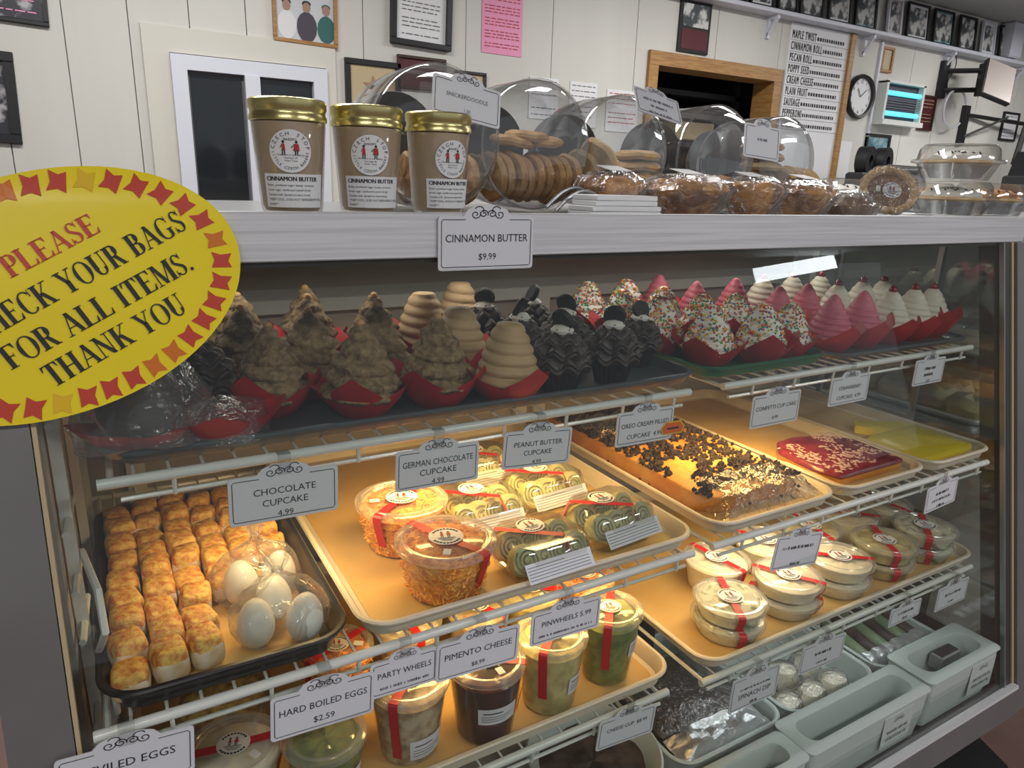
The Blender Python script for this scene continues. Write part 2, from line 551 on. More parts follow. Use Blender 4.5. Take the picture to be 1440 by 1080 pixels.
PICS = [(2.98, .20, 'photo_dark', 'black'), (3.20, .18, 'photo_brown', 'black'), (3.40, .16, 'photo_dark', 'black'), (3.60, .20, 'photo_mid', 'soft_black'), (3.84, .20, 'photo_mid', 'soft_black'), (4.08, .20, 'photo_teal', 'black'), (4.36, .14, 'photo_brown', 'white_paint'),
        (4.60, .23, 'photo_dark', 'black'), (4.88, .22, 'photo_teal', 'black'), (5.16, .20, 'photo_mid', 'black'), (5.42, .16, 'photo_brown', 'white_paint'), (5.66, .20, 'photo_mid', 'black')]
for i, (x, w, pm, fm) in enumerate(PICS):
    h = .21
    frame_pic('photo_frame', '%s-framed photo on the white ledge, %s from the ceiling pipe' % ('white' if fm == 'white_paint' else 'black', ORD[len(PICS) - 1 - i]),
              'picture frame', x, 2.224 + h / 2, w, h, fm, 'paper' if i % 3 == 1 else pm, .014, 'framed photos on the long ledge', WY - .028, R(-5), mount=.012)


def print_lines(t, a, b, rows, m='ink_soft', y=-.0085, th=.004, x0=.86):
    mb = MB()
    rnd = random.Random(rows * 7 + int(a * 1000))
    for k in range(rows):
        z = b * .8 - (1.6 * b) * k / max(rows - 1, 1)
        x = -a * x0
        while x < a * x0 - .01:
            l = rnd.uniform(.01, .035)
            e = min(x + l, a * x0)
            if k % 4 != 3:
                mb.add([(x, y, z), (e, y, z), (e, y, z + th), (x, y, z + th)], [(0, 1, 2, 3)])
            x = e + .006
    if mb.f:
        mb.build('lettering', m, t, smooth=0)


def ex_men(t, a, b):
    for x, s, m in ((-.07, 1.0, 'shirt_print'), (.005, 1.08, 'dark_print'), (.08, .98, 'green_print')):
        mb = MB()
        mb.add([(x + .036 * s * cos(2 * pi * k / 14), -.0078, -.055 + .05 * s * sin(2 * pi * k / 14)) for k in range(14)], [tuple(range(14))[::-1]], 0)
        mb.add([(x + .015 * cos(2 * pi * k / 12), -.0082, .012 * s + .018 * sin(2 * pi * k / 12)) for k in range(12)], [tuple(range(12))[::-1]], 1)
        mb.add([(x + .017 * cos(2 * pi * k / 12), -.0080, .024 * s + .011 * sin(2 * pi * k / 12)) for k in range(12)], [tuple(range(12))[::-1]], 0 if x > .05 else 2)
        mb.build('printed_figure', [m, 'skin_print', 'black'], t, smooth=0)


frame_pic('photo_frame', 'photo of three men in a light wood frame above the sliding window', 'picture frame', .79, 1.895, .245, .235, 'wood', 'photo_sky', .014, extra=ex_men, roll=R(1))
frame_pic('certificate_frame', 'letter in a thick black frame beside the pink notice', 'picture frame', 1.268, 1.955, .268, .27, 'black', 'paper', .022, extra=lambda t, a, b: print_lines(t, a, b, 13, th=.003, x0=.75), roll=R(1.5), depth=.025)


def ex_star(t, a, b):
    p = []
    for k in range(10):
        r = .045 if k % 2 == 0 else .018
        p.append((r * sin(pi * k / 5), -.0085, .02 + r * cos(pi * k / 5)))
    MB().add(p, [tuple(range(10))]).build('star_print', 'skin_print', t, smooth=0)


frame_pic('poster_frame', 'tan star poster in a black frame behind the domed cookie jars', 'picture frame', 1.055, 1.63, .235, .24, 'black', 'photo_tan', .022, extra=ex_star)
frame_pic('small_sign', 'dark burgundy plaque hanging just below the black-framed letter', 'sign', 1.27, 1.72, .22, .13, 'dark_wood', 'burgundy', .012)
frame_pic('photo_frame', 'small black-framed tan picture beside the pink notice, low on the wall', 'picture frame', 1.50, 1.68, .15, .14, 'black', 'photo_tan', .012)
frame_pic('photo_frame', 'dark picture at the top corner beside the grooved panels', 'picture frame', -.17, 1.86, .24, .24, 'black', 'photo_dark', .014, extra=lambda t, a, b: print_lines(t, a, b, 6, 'pink', th=.004), roll=R(2))
frame_pic('photo_frame', 'black-framed black and white photo above the yellow oval sign', 'picture frame', -.29, 1.51, .235, .285, 'black', 'photo_dark', .03, roll=R(2))
frame_pic('photo_frame', 'narrow wood-framed award above the blue-lit insect trap', 'picture frame', 4.395, 2.095, .115, .145, 'wood', 'photo_tan', .016)
frame_pic('plaque', 'tall burgundy plaque beside the blue-lit insect trap', 'plaque', 4.915, 1.82, .16, .22, 'dark_wood', 'burgundy', .014, extra=lambda t, a, b: print_lines(t, a, b, 8, 'photo_tan'))
frame_pic('photo_frame', 'black-framed landscape photo low on the wall under the insect trap', 'picture frame', 4.44, 1.56, .25, .20, 'black', 'photo_teal', .018)
frame_pic('photo_frame', 'black-framed pale notice on the wall under the monitor', 'picture frame', 5.98, 1.80, .22, .20, 'black', 'paper', .014, extra=lambda t, a, b: print_lines(t, a, b, 7))
t = thing('photo_frame', 'stacked photo and burgundy caption in one black frame beside the doorway', 'picture frame', (2.775, WY - .001, 2.08))
MB().cbox(-.105, .105, -.012, 0, -.12, .12).build('backing', 'black', t)
MB().box(-.088, .088, -.014, -.012, .0, .105).build('photo', 'photo_mid', t)
MB().box(-.088, .088, -.014, -.012, -.105, -.01).build('caption_panel', 'burgundy', t)


def sheet(name, label, x0, x1, z0, z1, m, rows, lm='ink_soft', y=WY - .002, th=.004):
    t = thing(name, label, 'paper notice', ((x0 + x1) / 2, y, (z0 + z1) / 2))
    a, b = (x1 - x0) / 2, (z1 - z0) / 2
    MB().box(-a, a, -.0015, 0, -b, b).build('sheet', m, t, smooth=0)
    print_lines(t, a, b, rows, lm, y=-.0022, th=th)
    return t


sheet('notice_sheet', 'bright pink printed notice taped to the wall', 1.553, 1.756, 1.835, 2.10, 'pink', 18, 'ink_red')
sheet('notice_sheet', 'blank white sheet taped above the cookie jars, beside the pink notice', 1.805, 1.965, 1.58, 1.762, 'paper', 6)
sheet('notice_sheet', 'white printed sheet taped between two other sheets above the cookie jars', 2.03, 2.19, 1.56, 1.762, 'paper', 8)
sheet('notice_sheet', 'white sheet with red heading taped beside the wooden doorway frame', 2.25, 2.45, 1.55, 1.745, 'paper', 8, 'ink_red')
sheet('notice_card', 'tall white card hanging below the round clock', 4.055, 4.19, 1.38, 1.60, 'paper', 0)

# menu board
mbd = thing('menu_board', 'tall white menu board with black lettering and a wooden edge', 'menu board', (3.755, WY, 1.25))
MB().box(-.265, .25, -.012, 0, 0, .945).build('letter_sheet', 'paper', mbd)
MB().cbox(.25, .29, -.03, 0, -.2, .945).build('wood_edge', 'wood', mbd)
for k, s in enumerate(['MAPLE TWIST', 'CINNAMON ROLL', 'PECAN ROLL', 'POPPY SEED', 'CREAM CHEESE', 'PLAIN FRUIT', 'SAUSAGE', 'PEPPERONI', 'CHEESE']):
    m = MB()
    vs, fs = text_geo(s, 1.3)
    w = max(a for a, b, _ in vs)
    z = .875 - .059 * k
    m.text(s, .060, -.25 + w * .060 * .44, -.0135, z - .006, sx=.44, bold=.0012, space=1.3)
    rnd = random.Random(k)
    x = -.240 + 2 * w * .060 * .44
    while x < .2:
        l = rnd.uniform(.008, .018)
        m.box(x, x + l, -.0135, -.013, z, z + .018)
        x += l + .007
    m.build('lettering', 'ink', mbd, smooth=0)
    MB().box(-.26, .245, -.0135, -.012, z - .016, z - .0145).build('letter_rail', 'ink_soft', mbd, smooth=0)

# round clock
ck = thing('wall_clock', 'round wall clock with a black rim and white face beside the menu board', 'clock', (4.18, WY, 1.862))
M90 = TR(rx=R(90))
MB().lathe([(.10, .0), (.128, .005), (.130, .02), (.122, .035), (.108, .03), (.106, .012)], 40, T=M90).build('rim', 'black', ck)
MB().lathe([(.001, .013), (.107, .013)], 40, T=M90).build('face', 'paper', ck)
m = MB()
for k in range(12):
    a = 2 * pi * k / 12
    m.text(str(12 if k == 0 else k), .026, .086 * sin(a), -.0145, .086 * cos(a) - .009)
m.build('numerals', 'ink', ck, smooth=0)
MB().ribbon([(0, 0), (-.03, .045)], .006, -.017).build('hour_hand', 'ink', ck, smooth=0)
MB().ribbon([(0, 0), (.055, .045)], .004, -.018).build('minute_hand', 'ink', ck, smooth=0)

# insect trap lamp with two blue tubes
uv = thing('insect_trap', 'white wall-mounted insect trap with glowing blue tubes', 'insect trap', (4.58, WY, 1.715))
MB().box(-.225, .205, -.075, 0, 0, .03).box(-.215, .195, -.02, 0, .03, .255).box(-.215, -.195, -.06, -.02, .03, .255).box(.175, .195, -.06, -.02, .03, .255).box(-.215, .195, -.06, 0, .245, .26).build('housing', 'uv_case', uv)
MB().box(-.195, .175, -.024, -.02, .03, .245).build('back_panel', 'dark_print', uv)
for z in (.07, .19):
    MB().tube([(-.19, -.042, z), (.17, -.042, z)], .015, 12).build('lamp_tube', 'uv_tube', uv)
for k in range(5):
    z = .10 + .015 * k
    MB().box(-.19, .17, -.052, -.049, z, z + .004).build('guard_bar', 'ink_soft', uv)
# cable conduit and monitor on an arm
tagit(MB().cbox(4.315, 4.335, WY - .015, WY, 1.2, 2.19).build('cable_conduit', 'white_paint'), 'slim white cable conduit running up the wall beside the clock', 'conduit')
mn = thing('monitor', 'black flat monitor tilted on a jointed wall arm', 'monitor', (5.03, WY, 1.92))
MB().cbox(-.05, .02, -.03, 0, .0, .23).build('wall_plate', 'black', mn)
for z in (.17, .05):
    MB().tube([(0, -.02, z), (.20, -.14, z + .01)], .016, 8).build('arm', 'black', mn)
MB().tube([(.20, -.14, .02), (.20, -.14, .22)], .020, 10).build('joint', 'black', mn)
MB().tube([(.20, -.14, .14), (.12, -.24, .12)], .02, 8).build('arm', 'black', mn)
scr = TR(.11, -.30, .085, rx=R(-26), ry=R(18), rz=R(-30))
MB().cbox(-.105, .105, -.018, .018, -.135, .135, .006, T=scr).build('screen_case', 'black', mn)
MB().cbox(-.097, .097, -.022, -.018, -.127, .127, .001, T=scr).build('screen', 'screen_back', mn)
mt = thing('monitor_mount', 'second black wall mount with long arms below the tilted monitor', 'wall mount', (5.36, WY, 1.64))
MB().cbox(-.03, .03, -.03, 0, .0, .26).build('wall_plate', 'black', mt)
MB().tube([(0, -.02, .2), (.75, -.12, .17)], .014, 8).build('arm', 'black', mt)
MB().tube([(0, -.02, .05), (.35, -.12, .20)], .008, 8).build('brace', 'black', mt)
MB().tube([(.30, -.25, -.12), (.35, -.25, .12), (.42, -.28, .30)], .02, 8).build('upright', 'soft_black', mt)
cb = [(5.14 + .13 * cos(a), WY - .06, 1.86 + .12 * sin(a)) for a in [R(20 + 14 * k) for k in range(22)]]
tagit(MB().tube(cb, .008, 6).build('white_cable', 'white_paint'), 'looped white cable hanging under the black monitor arm', 'cable')
cb = [(5.08 + .03 * sin(k * .5), WY - .03, 2.2 - .02 * k) for k in range(14)]
tagit(MB().tube(cb, .004, 6).build('black_cable', 'black'), 'thin black cable dropping from the ledge to the monitor arm', 'cable')
tagit(MB().cbox(5.6, 5.75, WY - .10, WY, 2.23, 2.454, .01).build('pipe_box', 'white_paint'), 'white boxed pipe rising into the ceiling corner', 'pipe')

# things on the back counter
bc = thing('back_counter', 'long grey counter running along the wall behind the case', 'counter', (5.4, 2.7, 0))
MB().cbox(-2.3, 2.2, -.3, .28, 1.20, 1.24, .004).build('worktop', 'steel', bc)
MB().box(-2.28, 2.18, -.26, .26, 0, 1.20).build('base_cabinet', 'alu_dark', bc)
t = thing('scale', 'grey metal scale standing on the back counter under the framed landscape', 'scale', (4.10, 2.66, 1.24))
MB().loft([[(-.3, -.1, 0), (.3, -.1, 0), (.3, .1, 0), (-.3, .1, 0)], [(-.24, -.04, .16), (.28, -.04, .20), (.28, .1, .20), (-.24, .1, .16)]]).build('body', 'steel', t)
MB().cbox(-.2, .25, -.08, .1, .20, .215, .003).build('pan', 'chrome', t)
t = thing('tape_dispenser', 'black tape dispenser with two round rolls on the back counter', 'tape dispenser', (3.70, 2.50, 1.24))
for x in (-.07, .08):
    MB().lathe([(.03, -.03), (.075, -.03), (.075, .03), (.03, .03), (.03, -.03)], 20, T=TR(x, 0, .22, rx=R(90), rz=R(15))).build('roll', 'black', t)
MB().cbox(-.15, .16, -.05, .05, 0, .16, .01).build('base', 'soft_black', t)
t = thing('cash_register', 'black cash register at the far end of the back counter', 'cash register', (5.85, 2.55, 1.24))
MB().cbox(-.3, .35, -.15, .2, 0, .20, .01).build('drawer_base', 'soft_black', t)
MB().loft([[(-.28, -.12, .20), (.3, -.12, .20), (.3, .18, .20), (-.28, .18, .20)], [(-.26, .0, .36), (.28, .0, .36), (.28, .16, .36), (-.26, .16, .36)]]).build('keyboard_housing', 'black', t)
MB().cbox(-.12, .02, -.16, -.15, .08, .15, .002).build('paper_slip', 'paper', t)

# ---------------------------------------------------------------- the display case
GS = .21


def gy(z):
    return .80 - GS * (1.21 - z)


case = thing('display_case', 'long glass-fronted refrigerated bakery case with a brushed aluminium top rail', 'display case', (0, 0, 0))
X0, X1 = -.07, 1.69
MB().cbox(-.17, 1.755, .80, .825, 1.206, 1.259, .0015).build('top_rail', 'alu', case)
MB().box(-.17, 1.755, .806, .815, 1.200, 1.206).build('rail_seal', 'gasket', case)
MB().cbox(-.17, 1.79, .825, 1.40, 1.225, 1.249, .002).build('countertop', 'steel', case)
MB().box(X0, X1, .826, 1.36, 1.206, 1.225).build('canopy_lining', 'liner', case)


def slab(x0, x1, z0, z1, d0, d1):
    return [(x0, gy(z0) + d0, z0), (x1, gy(z0) + d0, z0), (x1, gy(z0) + d1, z0), (x0, gy(z0) + d1, z0), (x0, gy(z1) + d0, z1), (x1, gy(z1) + d0, z1), (x1, gy(z1) + d1, z1), (x0, gy(z1) + d1, z1)]


BF = [(0, 3, 2, 1), (4, 5, 6, 7), (0, 1, 5, 4), (1, 2, 6, 5), (2, 3, 7, 6), (3, 0, 4, 7)]
MB().add(slab(X0 - .004, 1.668, .226, 1.206, .0, .004), BF).build('glass_pane', 'pane', case, smooth=0)
MB().add(slab(X0 - .058, X0 - .004, .10, 1.206, -.006, .07), BF).build('end_post', 'alu_dark', case)
MB().add(slab(X0 - .003, X0 + .001, .226, 1.206, -.004, .006), BF).build('pane_seal', 'photo_tan', case)
MB().add(slab(1.668, 1.672, .226, 1.206, -.004, .006), BF).build('pane_seal', 'steel', case)
MB().add(slab(1.674, 1.700, .226, 1.206, -.001, .02), BF).build('pane_seal', 'gasket', case)
MB().add(slab(1.700, 1.708, .226, 1.206, -.004, .02), BF).build('pane_seal', 'photo_tan', case)
MB().add(slab(1.710, 1.90, .165, 1.206, -.010, .07), BF).build('end_post', 'alu_dark', case)
MB().add(slab(X0 - .058, 1.708, .165, .222, -.012, .05), BF).build('bottom_rail', 'alu_dark', case)
MB().add(slab(X0, 1.708, .222, .230, -.014, .0), BF).build('bottom_trim', 'alu', case)
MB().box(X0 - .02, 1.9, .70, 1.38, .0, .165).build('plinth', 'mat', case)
MB().box(X0, X1, gy(.23) + .012, 1.36, .19, .222).build('deck', 'liner', case)
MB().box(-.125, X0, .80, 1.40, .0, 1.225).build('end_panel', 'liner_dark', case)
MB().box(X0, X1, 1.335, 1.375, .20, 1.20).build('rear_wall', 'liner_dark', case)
for x in (.0, .84):
    f = MB()
    for a in ((x, x + .82, 1.05, 1.075), (x, x + .82, .26, .30), (x, x + .03, .30, 1.05), (x + .79, x + .82, .30, 1.05)):
        f.box(a[0], a[1], 1.322, 1.335, a[2], a[3])
    f.build('rear_door_frame', 'wire', case)
MB().add([(1.690, gy(.23) + .02, .23), (1.690, 1.335, .23), (1.690, 1.335, 1.2), (1.690, gy(1.2) + .02, 1.2), (1.696, gy(.23) + .02, .23), (1.696, 1.335, .23), (1.696, 1.335, 1.2), (1.696, gy(1.2) + .02, 1.2)], [(0, 1, 2, 3), (7, 6, 5, 4), (0, 4, 5, 1), (1, 5, 6, 2), (2, 6, 7, 3), (3, 7, 4, 0)]).build('end_glass', 'end_pane', case, smooth=0)
for y in (.84, 1.10, 1.31):
    MB().box(X0 + .002, X0 + .014, y, y + .012, .23, 1.19).build('shelf_standard', 'wire', case)
    MB().box(1.676, 1.688, y + .08, y + .092, .23, 1.19).build('shelf_standard', 'steel', case)
for z in (.55, .62, .69, .80, .86, .93, 1.05, 1.12):
    MB().tube([(X0 + .008, .80 - .03 * (z < .7), z), (X0 + .012, .90, z)], .004, 6).build('standard_rung', 'wire', case)
m = MB()
for k in range(3):
    z = .58 + .10 * k
    m.tube([(X0 + .016, .86, z + .10), (X0 + .03, .78, z + .09), (X0 + .032, .76, z + .05), (X0 + .02, .80, z)], .004, 6)
    m.build('wire_bracket', 'wire', case)
    m = MB()


def wire_shelf(name_label, x0, x1, yf, yb, z):
    t = thing('wire_shelf', name_label, 'shelf', ((x0 + x1) / 2, yf, z))
    a = (x1 - x0) / 2
    d = yb - yf
    MB().tube([(-a, 0, 0), (a, 0, 0)], .0062, 10).build('front_rail', 'wire', t)
    MB().tube([(-a + .02, .004, -.022), (a - .01, .004, -.022)], .0028, 6).build('lower_rail', 'wire', t)
    MB().tube([(-a, d, -.004), (a, d, -.004)], .005, 8).build('rear_rail', 'wire', t)
    for s in (-1, 1):
        MB().tube([(s * (a - .012), 0, -.004), (s * (a - .012), d, -.004)], .0035, 6).build('side_rail', 'wire', t)
    p = None
    n = int((x1 - x0) / .033)
    for k in range(1, n):
        x = -a + 2 * a * k / n
        mb = MB().tube([(x, .004, .004), (x, d, .004)], .0019, 5)
        if p is None:
            p = mb.build('cross_wire', 'wire', t)
            px0 = x
        else:
            c = p.copy()
            col.objects.link(c)
            c.location.x = x - px0
    q = None
    n2 = n // 3
    for k in range(n2):
        x = -a + 2 * a * (k + .7) / n2
        if q is None:
            q = MB().tube([(x, -.001, .006), (x, .002, -.024)], .0026, 6).build('tie', 'wire', t)
            qx = x
        else:
            c = q.copy()
            col.objects.link(c)
            c.location.x = x - qx
    return t


Z1, Z2, Z3, Z3L = .984, .752, .504, .517
wire_shelf('upper white wire shelf holding the dark tray of cone cupcakes', -.028, .795, .790, 1.30, Z1)
wire_shelf('upper white wire shelf holding the green tray of sprinkled cupcakes', .868, 1.615, .790, 1.30, Z1)
wire_shelf('middle white wire shelf holding the black tray of toasted bites', -.058, .750, .702, 1.32, Z2)
wire_shelf('middle white wire shelf holding the dessert bar trays', .79, 1.60, .702, 1.32, Z2)
wire_shelf('lower white wire shelf holding the tall soup cups', -.058, .715, .690, 1.32, Z3L)
wire_shelf('lower white wire shelf holding the stacked dip tubs', .79, 1.61, .690, 1.32, Z3)


def tray(label, x0, x1, y0, y1, z, h, m, wall=.012, name='sheet_tray', liner=None):
    t = thing(name, label, 'tray', ((x0 + x1) / 2, (y0 + y1) / 2, z))
    a, b = (x1 - x0) / 2, (y1 - y0) / 2

    def L(i, zz, r):
        return rrect(-a + i, a - i, -b + i, b - i, max(r - i, .006), zz)
    r = .045
    mb = MB().loft([L(wall * 1.5, 0, r), L(wall, .003, r), L(.007, h - .006, r), L(.001, h - .005, r), L(0, h - .002, r), L(.002, h, r), L(.007, h, r), L(.010, h - .003, r), L(wall + .004, .006, r), L(wall * 1.6 + .004, .004, r)])
    mb.build('pan', m, t)
    if liner:
        i = wall * 1.7 + .004
        MB().loft([rrect(-a + i, a - i, -b + i, b - i, .02, .0042), rrect(-a + i, a - i, -b + i, b - i, .02, .005)]).build('tray_liner', liner, t)
    return t


T1, T2, T3, T3L = Z1 + .0062, Z2 + .0062, Z3 + .0062, Z3L + .0062
tray('wide dark grey tray under the cone and dark-frosted cupcakes', -.025, .835, .80, 1.29, T1, .02, 'tray_dark')
tray('green plastic tray under the sprinkled cupcakes', .845, 1.165, .80, 1.29, T1, .022, 'tray_green')
tray('dark tray under the pink and cherry-topped cupcakes', 1.18, 1.64, .80, 1.29, T1, .014, 'tray_dark')
tray('black tray packed with toasted bread bites', -.052, .212, .698, 1.18, T2, .032, 'tray_black', .016, liner='tray_floor')
tray('tan tray holding orange spread tubs and pinwheel clamshells', .222, .765, .700, 1.30, T2, .026, 'tray_tan', liner='tray_floor')
tray('tan tray holding the crumb-topped yellow cake', .80, 1.108, .700, 1.30, T2, .026, 'tray_tan', liner='tray_floor')
tray('tan tray holding the red berry bars', 1.118, 1.385, .700, 1.30, T2, .026, 'tray_tan', liner='tray_floor')
tray('tan tray holding the bright yellow lemon bars', 1.392, 1.625, .700, 1.30, T2, .026, 'tray_tan', liner='tray_floor')
tray('tan tray under the tall soup cups', -.045, .735, .690, 1.28, T3L, .030, 'tray_tan', liner='tray_floor')
tray('tan tray under the stacked dip tubs', .80, 1.63, .688, 1.28, T3, .026, 'tray_tan', liner='tray_floor')
# ---------------------------------------------------------------- cupcakes


def swirl(Rb, H, m_, turns=5, ridge=.07, rough=0, seed=0, z0=0, power=1.0, n=36, mk=42, tip=.05):
    mb = MB()
    loops = []
    for k in range(mk + 1):
        t = k / mk
        l = []
        for i in range(n):
            a = 2 * pi * i / n
            env = Rb * ((1 - t) ** power * (1 - tip) + tip) if t < 1 else .0005
            if t < .08:
                env *= .82 + .18 * t / .08
            ph = (t * turns + i / n) % 1.0
            r = env * (1 + ridge * (abs(sin(pi * ph)) - .5) * 2)
            z = z0 + H * t
            if rough:
                nn = noise.noise(Vector((r * cos(a) * 90 + seed, r * sin(a) * 90, z * 90)))
                r += rough * nn * (1 - t * .5)
            l.append((r * cos(a), r * sin(a), z))
        loops.append(l)
    return mb.loft(loops, 0)


def liner(h0=.028, tips=4, spread=.074, lo=.030, hi=.066, seed=0):
    rnd = random.Random(seed)
    mb = MB()
    n = 32
    offs = rnd.uniform(0, 6)
    prof = []
    loops = []
    for k, (r, z) in enumerate([(.026, 0), (.030, .012), (.036, .030), (.0, 0), (.0, 0)]):
        pass
    jit = [rnd.uniform(-.018, .008) for _ in range(tips)]
    for k in range(7):
        t = k / 6
        l = []
        for i in range(n):
            a = 2 * pi * i / n
            u = (tips * (a / (2 * pi))) % 1.0
            w = 1 - abs(2 * u - 1)
            j = jit[int(tips * i / n) % tips]
            top = lo + (hi - lo + j) * w
            rr = .028 + (.052 + (spread - .052) * w - .028) * t ** .75
            rr *= 1 - .06 * cos(2 * pi * u * 2) * t
            l.append((rr * cos(a + offs), rr * sin(a + offs), top * t))
        loops.append(l)
    vs_in = []
    return mb.loft(loops, 0, cap=(1, 0))


def cupcake(kind, seed):
    names = dict(german='cupcake', pb='cupcake')
    t = thing('cupcake', '-', 'cupcake')
    if kind == 'oreo' or kind == 'choc':
        mb = MB().lathe([(.024, 0), (.036, .040)], 48, cap=(1, 1), fn=lambda a, r, z, k: (r * (1 + .035 * cos(24 * a)), z))
        mb.build('paper_liner', 'liner_black', t)
    else:
        liner(seed=seed).build('paper_liner', 'liner_red', t)
        if kind != 'white' or True:
            MB().lathe([(.024, .002), (.034, .040)], 20, cap=(1, 1)).build('cake', 'cookie' if kind != 'choc' else 'choc', t)
    if kind == 'german':
        swirl(.054, .100, 0, 5, .10, .008, seed, z0=.024, power=.74).build('frosting', 'german', t)
        m = MB().sphere(.006, T=TR(.001, 0, .122))
        m.build('nut', 'cookie', t)
    elif kind == 'pb':
        swirl(.049, .092, 0, 6, .06, 0, seed, z0=.024, power=.66, tip=.28).build('frosting', 'pb', t)
    elif kind == 'straw':
        swirl(.050, .092, 0, 8, .045, 0, seed, z0=.024, power=.75).build('frosting', 'straw', t)
    elif kind == 'white':
        swirl(.049, .086, 0, 7, .05, 0, seed, z0=.024, power=.66, tip=.12).build('frosting', 'cream', t)
        c = MB().sphere(.0085, T=TR(0, 0, .112)).build('cherry', 'cherry', t)
        MB().tube([(0, 0, .119), (.001, 0, .124)], .001, 5).build('stem', 'cherry', c)
    elif kind == 'confetti':
        fr = swirl(.050, .087, 0, 5, .05, 0, seed, z0=.024, power=.6)
        rnd = random.Random(seed)
        sp = MB()
        for k in range(720):
            f = rnd.choice(fr.f[:-36])
            if len(f) != 4:
                continue
            p = [Vector(fr.v[i]) for i in f]
            a, b = rnd.random(), rnd.random()
            q = (p[0] * (1 - a) + p[1] * a) * (1 - b) + (p[3] * (1 - a) + p[2] * a) * b
            s = .0029
            T = Matrix.Translation(q * 1.0) @ Matrix.Rotation(rnd.uniform(0, 6), 4, 'Z') @ Matrix.Rotation(rnd.uniform(0, 3), 4, 'X')
            sp.add([(s, 0, 0), (-s, 0, 0), (0, s, 0), (0, -s, 0), (0, 0, s), (0, 0, -s)], [(0, 2, 4), (2, 1, 4), (1, 3, 4), (3, 0, 4), (2, 0, 5), (1, 2, 5), (3, 1, 5), (0, 3, 5)], rnd.choice([0, 0, 1, 1, 2, 2, 3, 4, 5, 5]), T)
        fo = fr.build('frosting', 'white_cream', t)
        sp.build('sprinkle_coat', ['sp_red', 'sp_yellow', 'sp_green', 'sp_blue', 'sp_white', 'sp_orange'], fo, smooth=0, kind='stuff')
    elif kind in ('oreo', 'choc'):
        # ruffled rosette layers
        mb = MB()
        for lv, (R0, z0, z1, nr) in enumerate([(.049, .036, .060, 9), (.042, .055, .076, 8), (.031, .071, .088, 6), (.018, .084, .097, 5)]):
            def fr_(a, r, z, k, lv=lv, nr=nr):
                w = abs(sin(nr * a / 2 + lv * 1.1))
                s_ = sin(nr * a + lv)
                return (r * (.88 + .14 * w), z + .005 * s_ * (r / R0 if (R0 := [.049, .042, .031, .018][lv]) else 1))
            prof = [(R0 * .55, z0), (R0 * .88, z0 + .001), (R0, z0 + (z1 - z0) * .30), (R0 * .99, z0 + (z1 - z0) * .42), (R0 * .90, z0 + (z1 - z0) * .50), (R0 * .97, z0 + (z1 - z0) * .60), (R0 * .92, z0 + (z1 - z0) * .78), (R0 * .70, z1), (.0005, z1 + .001)]
            mb.lathe(prof, 72, fn=fr_)
        mb.build('frosting', 'oreo' if kind == 'oreo' else 'choc', t)
        if kind == 'oreo':
            MB().lathe([(.0005, .090), (.016, .091), (.018, .096), (.012, .102), (.0005, .104)], 14).build('cream_dollop', 'white_cream', t)
            MB().lathe([(.0005, -.004), (.0155, -.004), (.0165, -.002), (.0165, .002), (.0155, .004), (.0005, .004)], 20, T=TR(0, 0, .111, rx=R(62), rz=R(25), s=1.1)).build('cookie', 'oreo_cookie', t)
    return t


PRO = {}


def cupcakes(kind, pts, desc, group, nvar=3):
    rows = {}
    for i, (x, y, s) in enumerate(pts):
        key = (kind, i % nvar)
        used = key in PRO
        if not used:
            PRO[key] = cupcake(kind, 11 * (i % nvar) + 3)
        rk_ = int((y - .80) / .1)
        rows.setdefault(rk_, []).append(x)
        place(PRO[key], used, (x, y, T1 + .003), random.Random(i * 3 + len(kind)).uniform(0, 6), '-', group, s)['_row'] = 0
    allr = sorted(rows)
    idx = 0
    objs = [o for o in col.objects if o.get('group') == group and '_row' in o.keys()]
    rr = {}
    for o in objs:
        rr.setdefault(int((o.location.y - .80) / .1), []).append(o)
    names = ['glass', 'second row from the glass', 'third row from the glass', 'fourth row from the glass', 'rearmost row']
    for r_i, k in enumerate(sorted(rr)):
        l = sorted(rr[k], key=lambda o: o.location.x)
        for j, o in enumerate(l):
            row = 'row nearest the glass' if r_i == 0 else ORD[r_i] + ' row from the glass'
            o['label'] = '%s, %s, %s along' % (desc, row, ORD[j]) if len(l) > 1 else '%s, alone in the %s' % (desc, row)
            del o['_row']


random.seed(5)
cupcakes('german', [(.392, .873, 1.02), (.285, .875, 1.0), (.345, .985, 1.02), (.375, 1.085, 1.0), (.245, .985, 1.0), (.178, .925, .96), (.165, 1.04, 1.0), (.272, 1.09, 1.02), (.180, 1.15, 1.0), (.295, 1.195, 1.0), (.06, 1.16, 1.0)],
         'tan coarse-frosted cone cupcake in red paper', 'coarse tan cone cupcakes on the dark tray')
cupcakes('pb', [(.490, .845, 1.0), (.470, .965, 1.03), (.468, 1.10, 1.05), (.58, 1.19, 1.05)], 'smooth peanut-coloured swirl cupcake in red paper', 'smooth tan swirl cupcakes', 2)
cupcakes('oreo', [(.585, .852, 1.0), (.690, .862, .98), (.577, .962, 1.0), (.672, .970, 1.0), (.572, 1.075, 1.0), (.672, 1.08, 1.0), (.80, .93, .9)], 'black ruffled cupcake topped with a dark sandwich cookie', 'black cookie-topped cupcakes', 1)
cupcakes('choc', [(.095, .935, 1.0), (.075, 1.04, 1.0)], 'plain black frosted cupcake behind the bagged ball', 'plain black frosted cupcakes', 1)
cupcakes('confetti', [(.925, .885, .98), (1.03, .862, .98), (1.122, .875, .92), (.895, .985, 1.0), (.990, .975, 1.0), (1.09, .985, .95), (.888, 1.09, .98), (.985, 1.08, 1.0), (.885, 1.20, .98), (.98, 1.19, 1.0)],
         'white cone cupcake coated in coloured sprinkles', 'sprinkled cupcakes on the green tray')
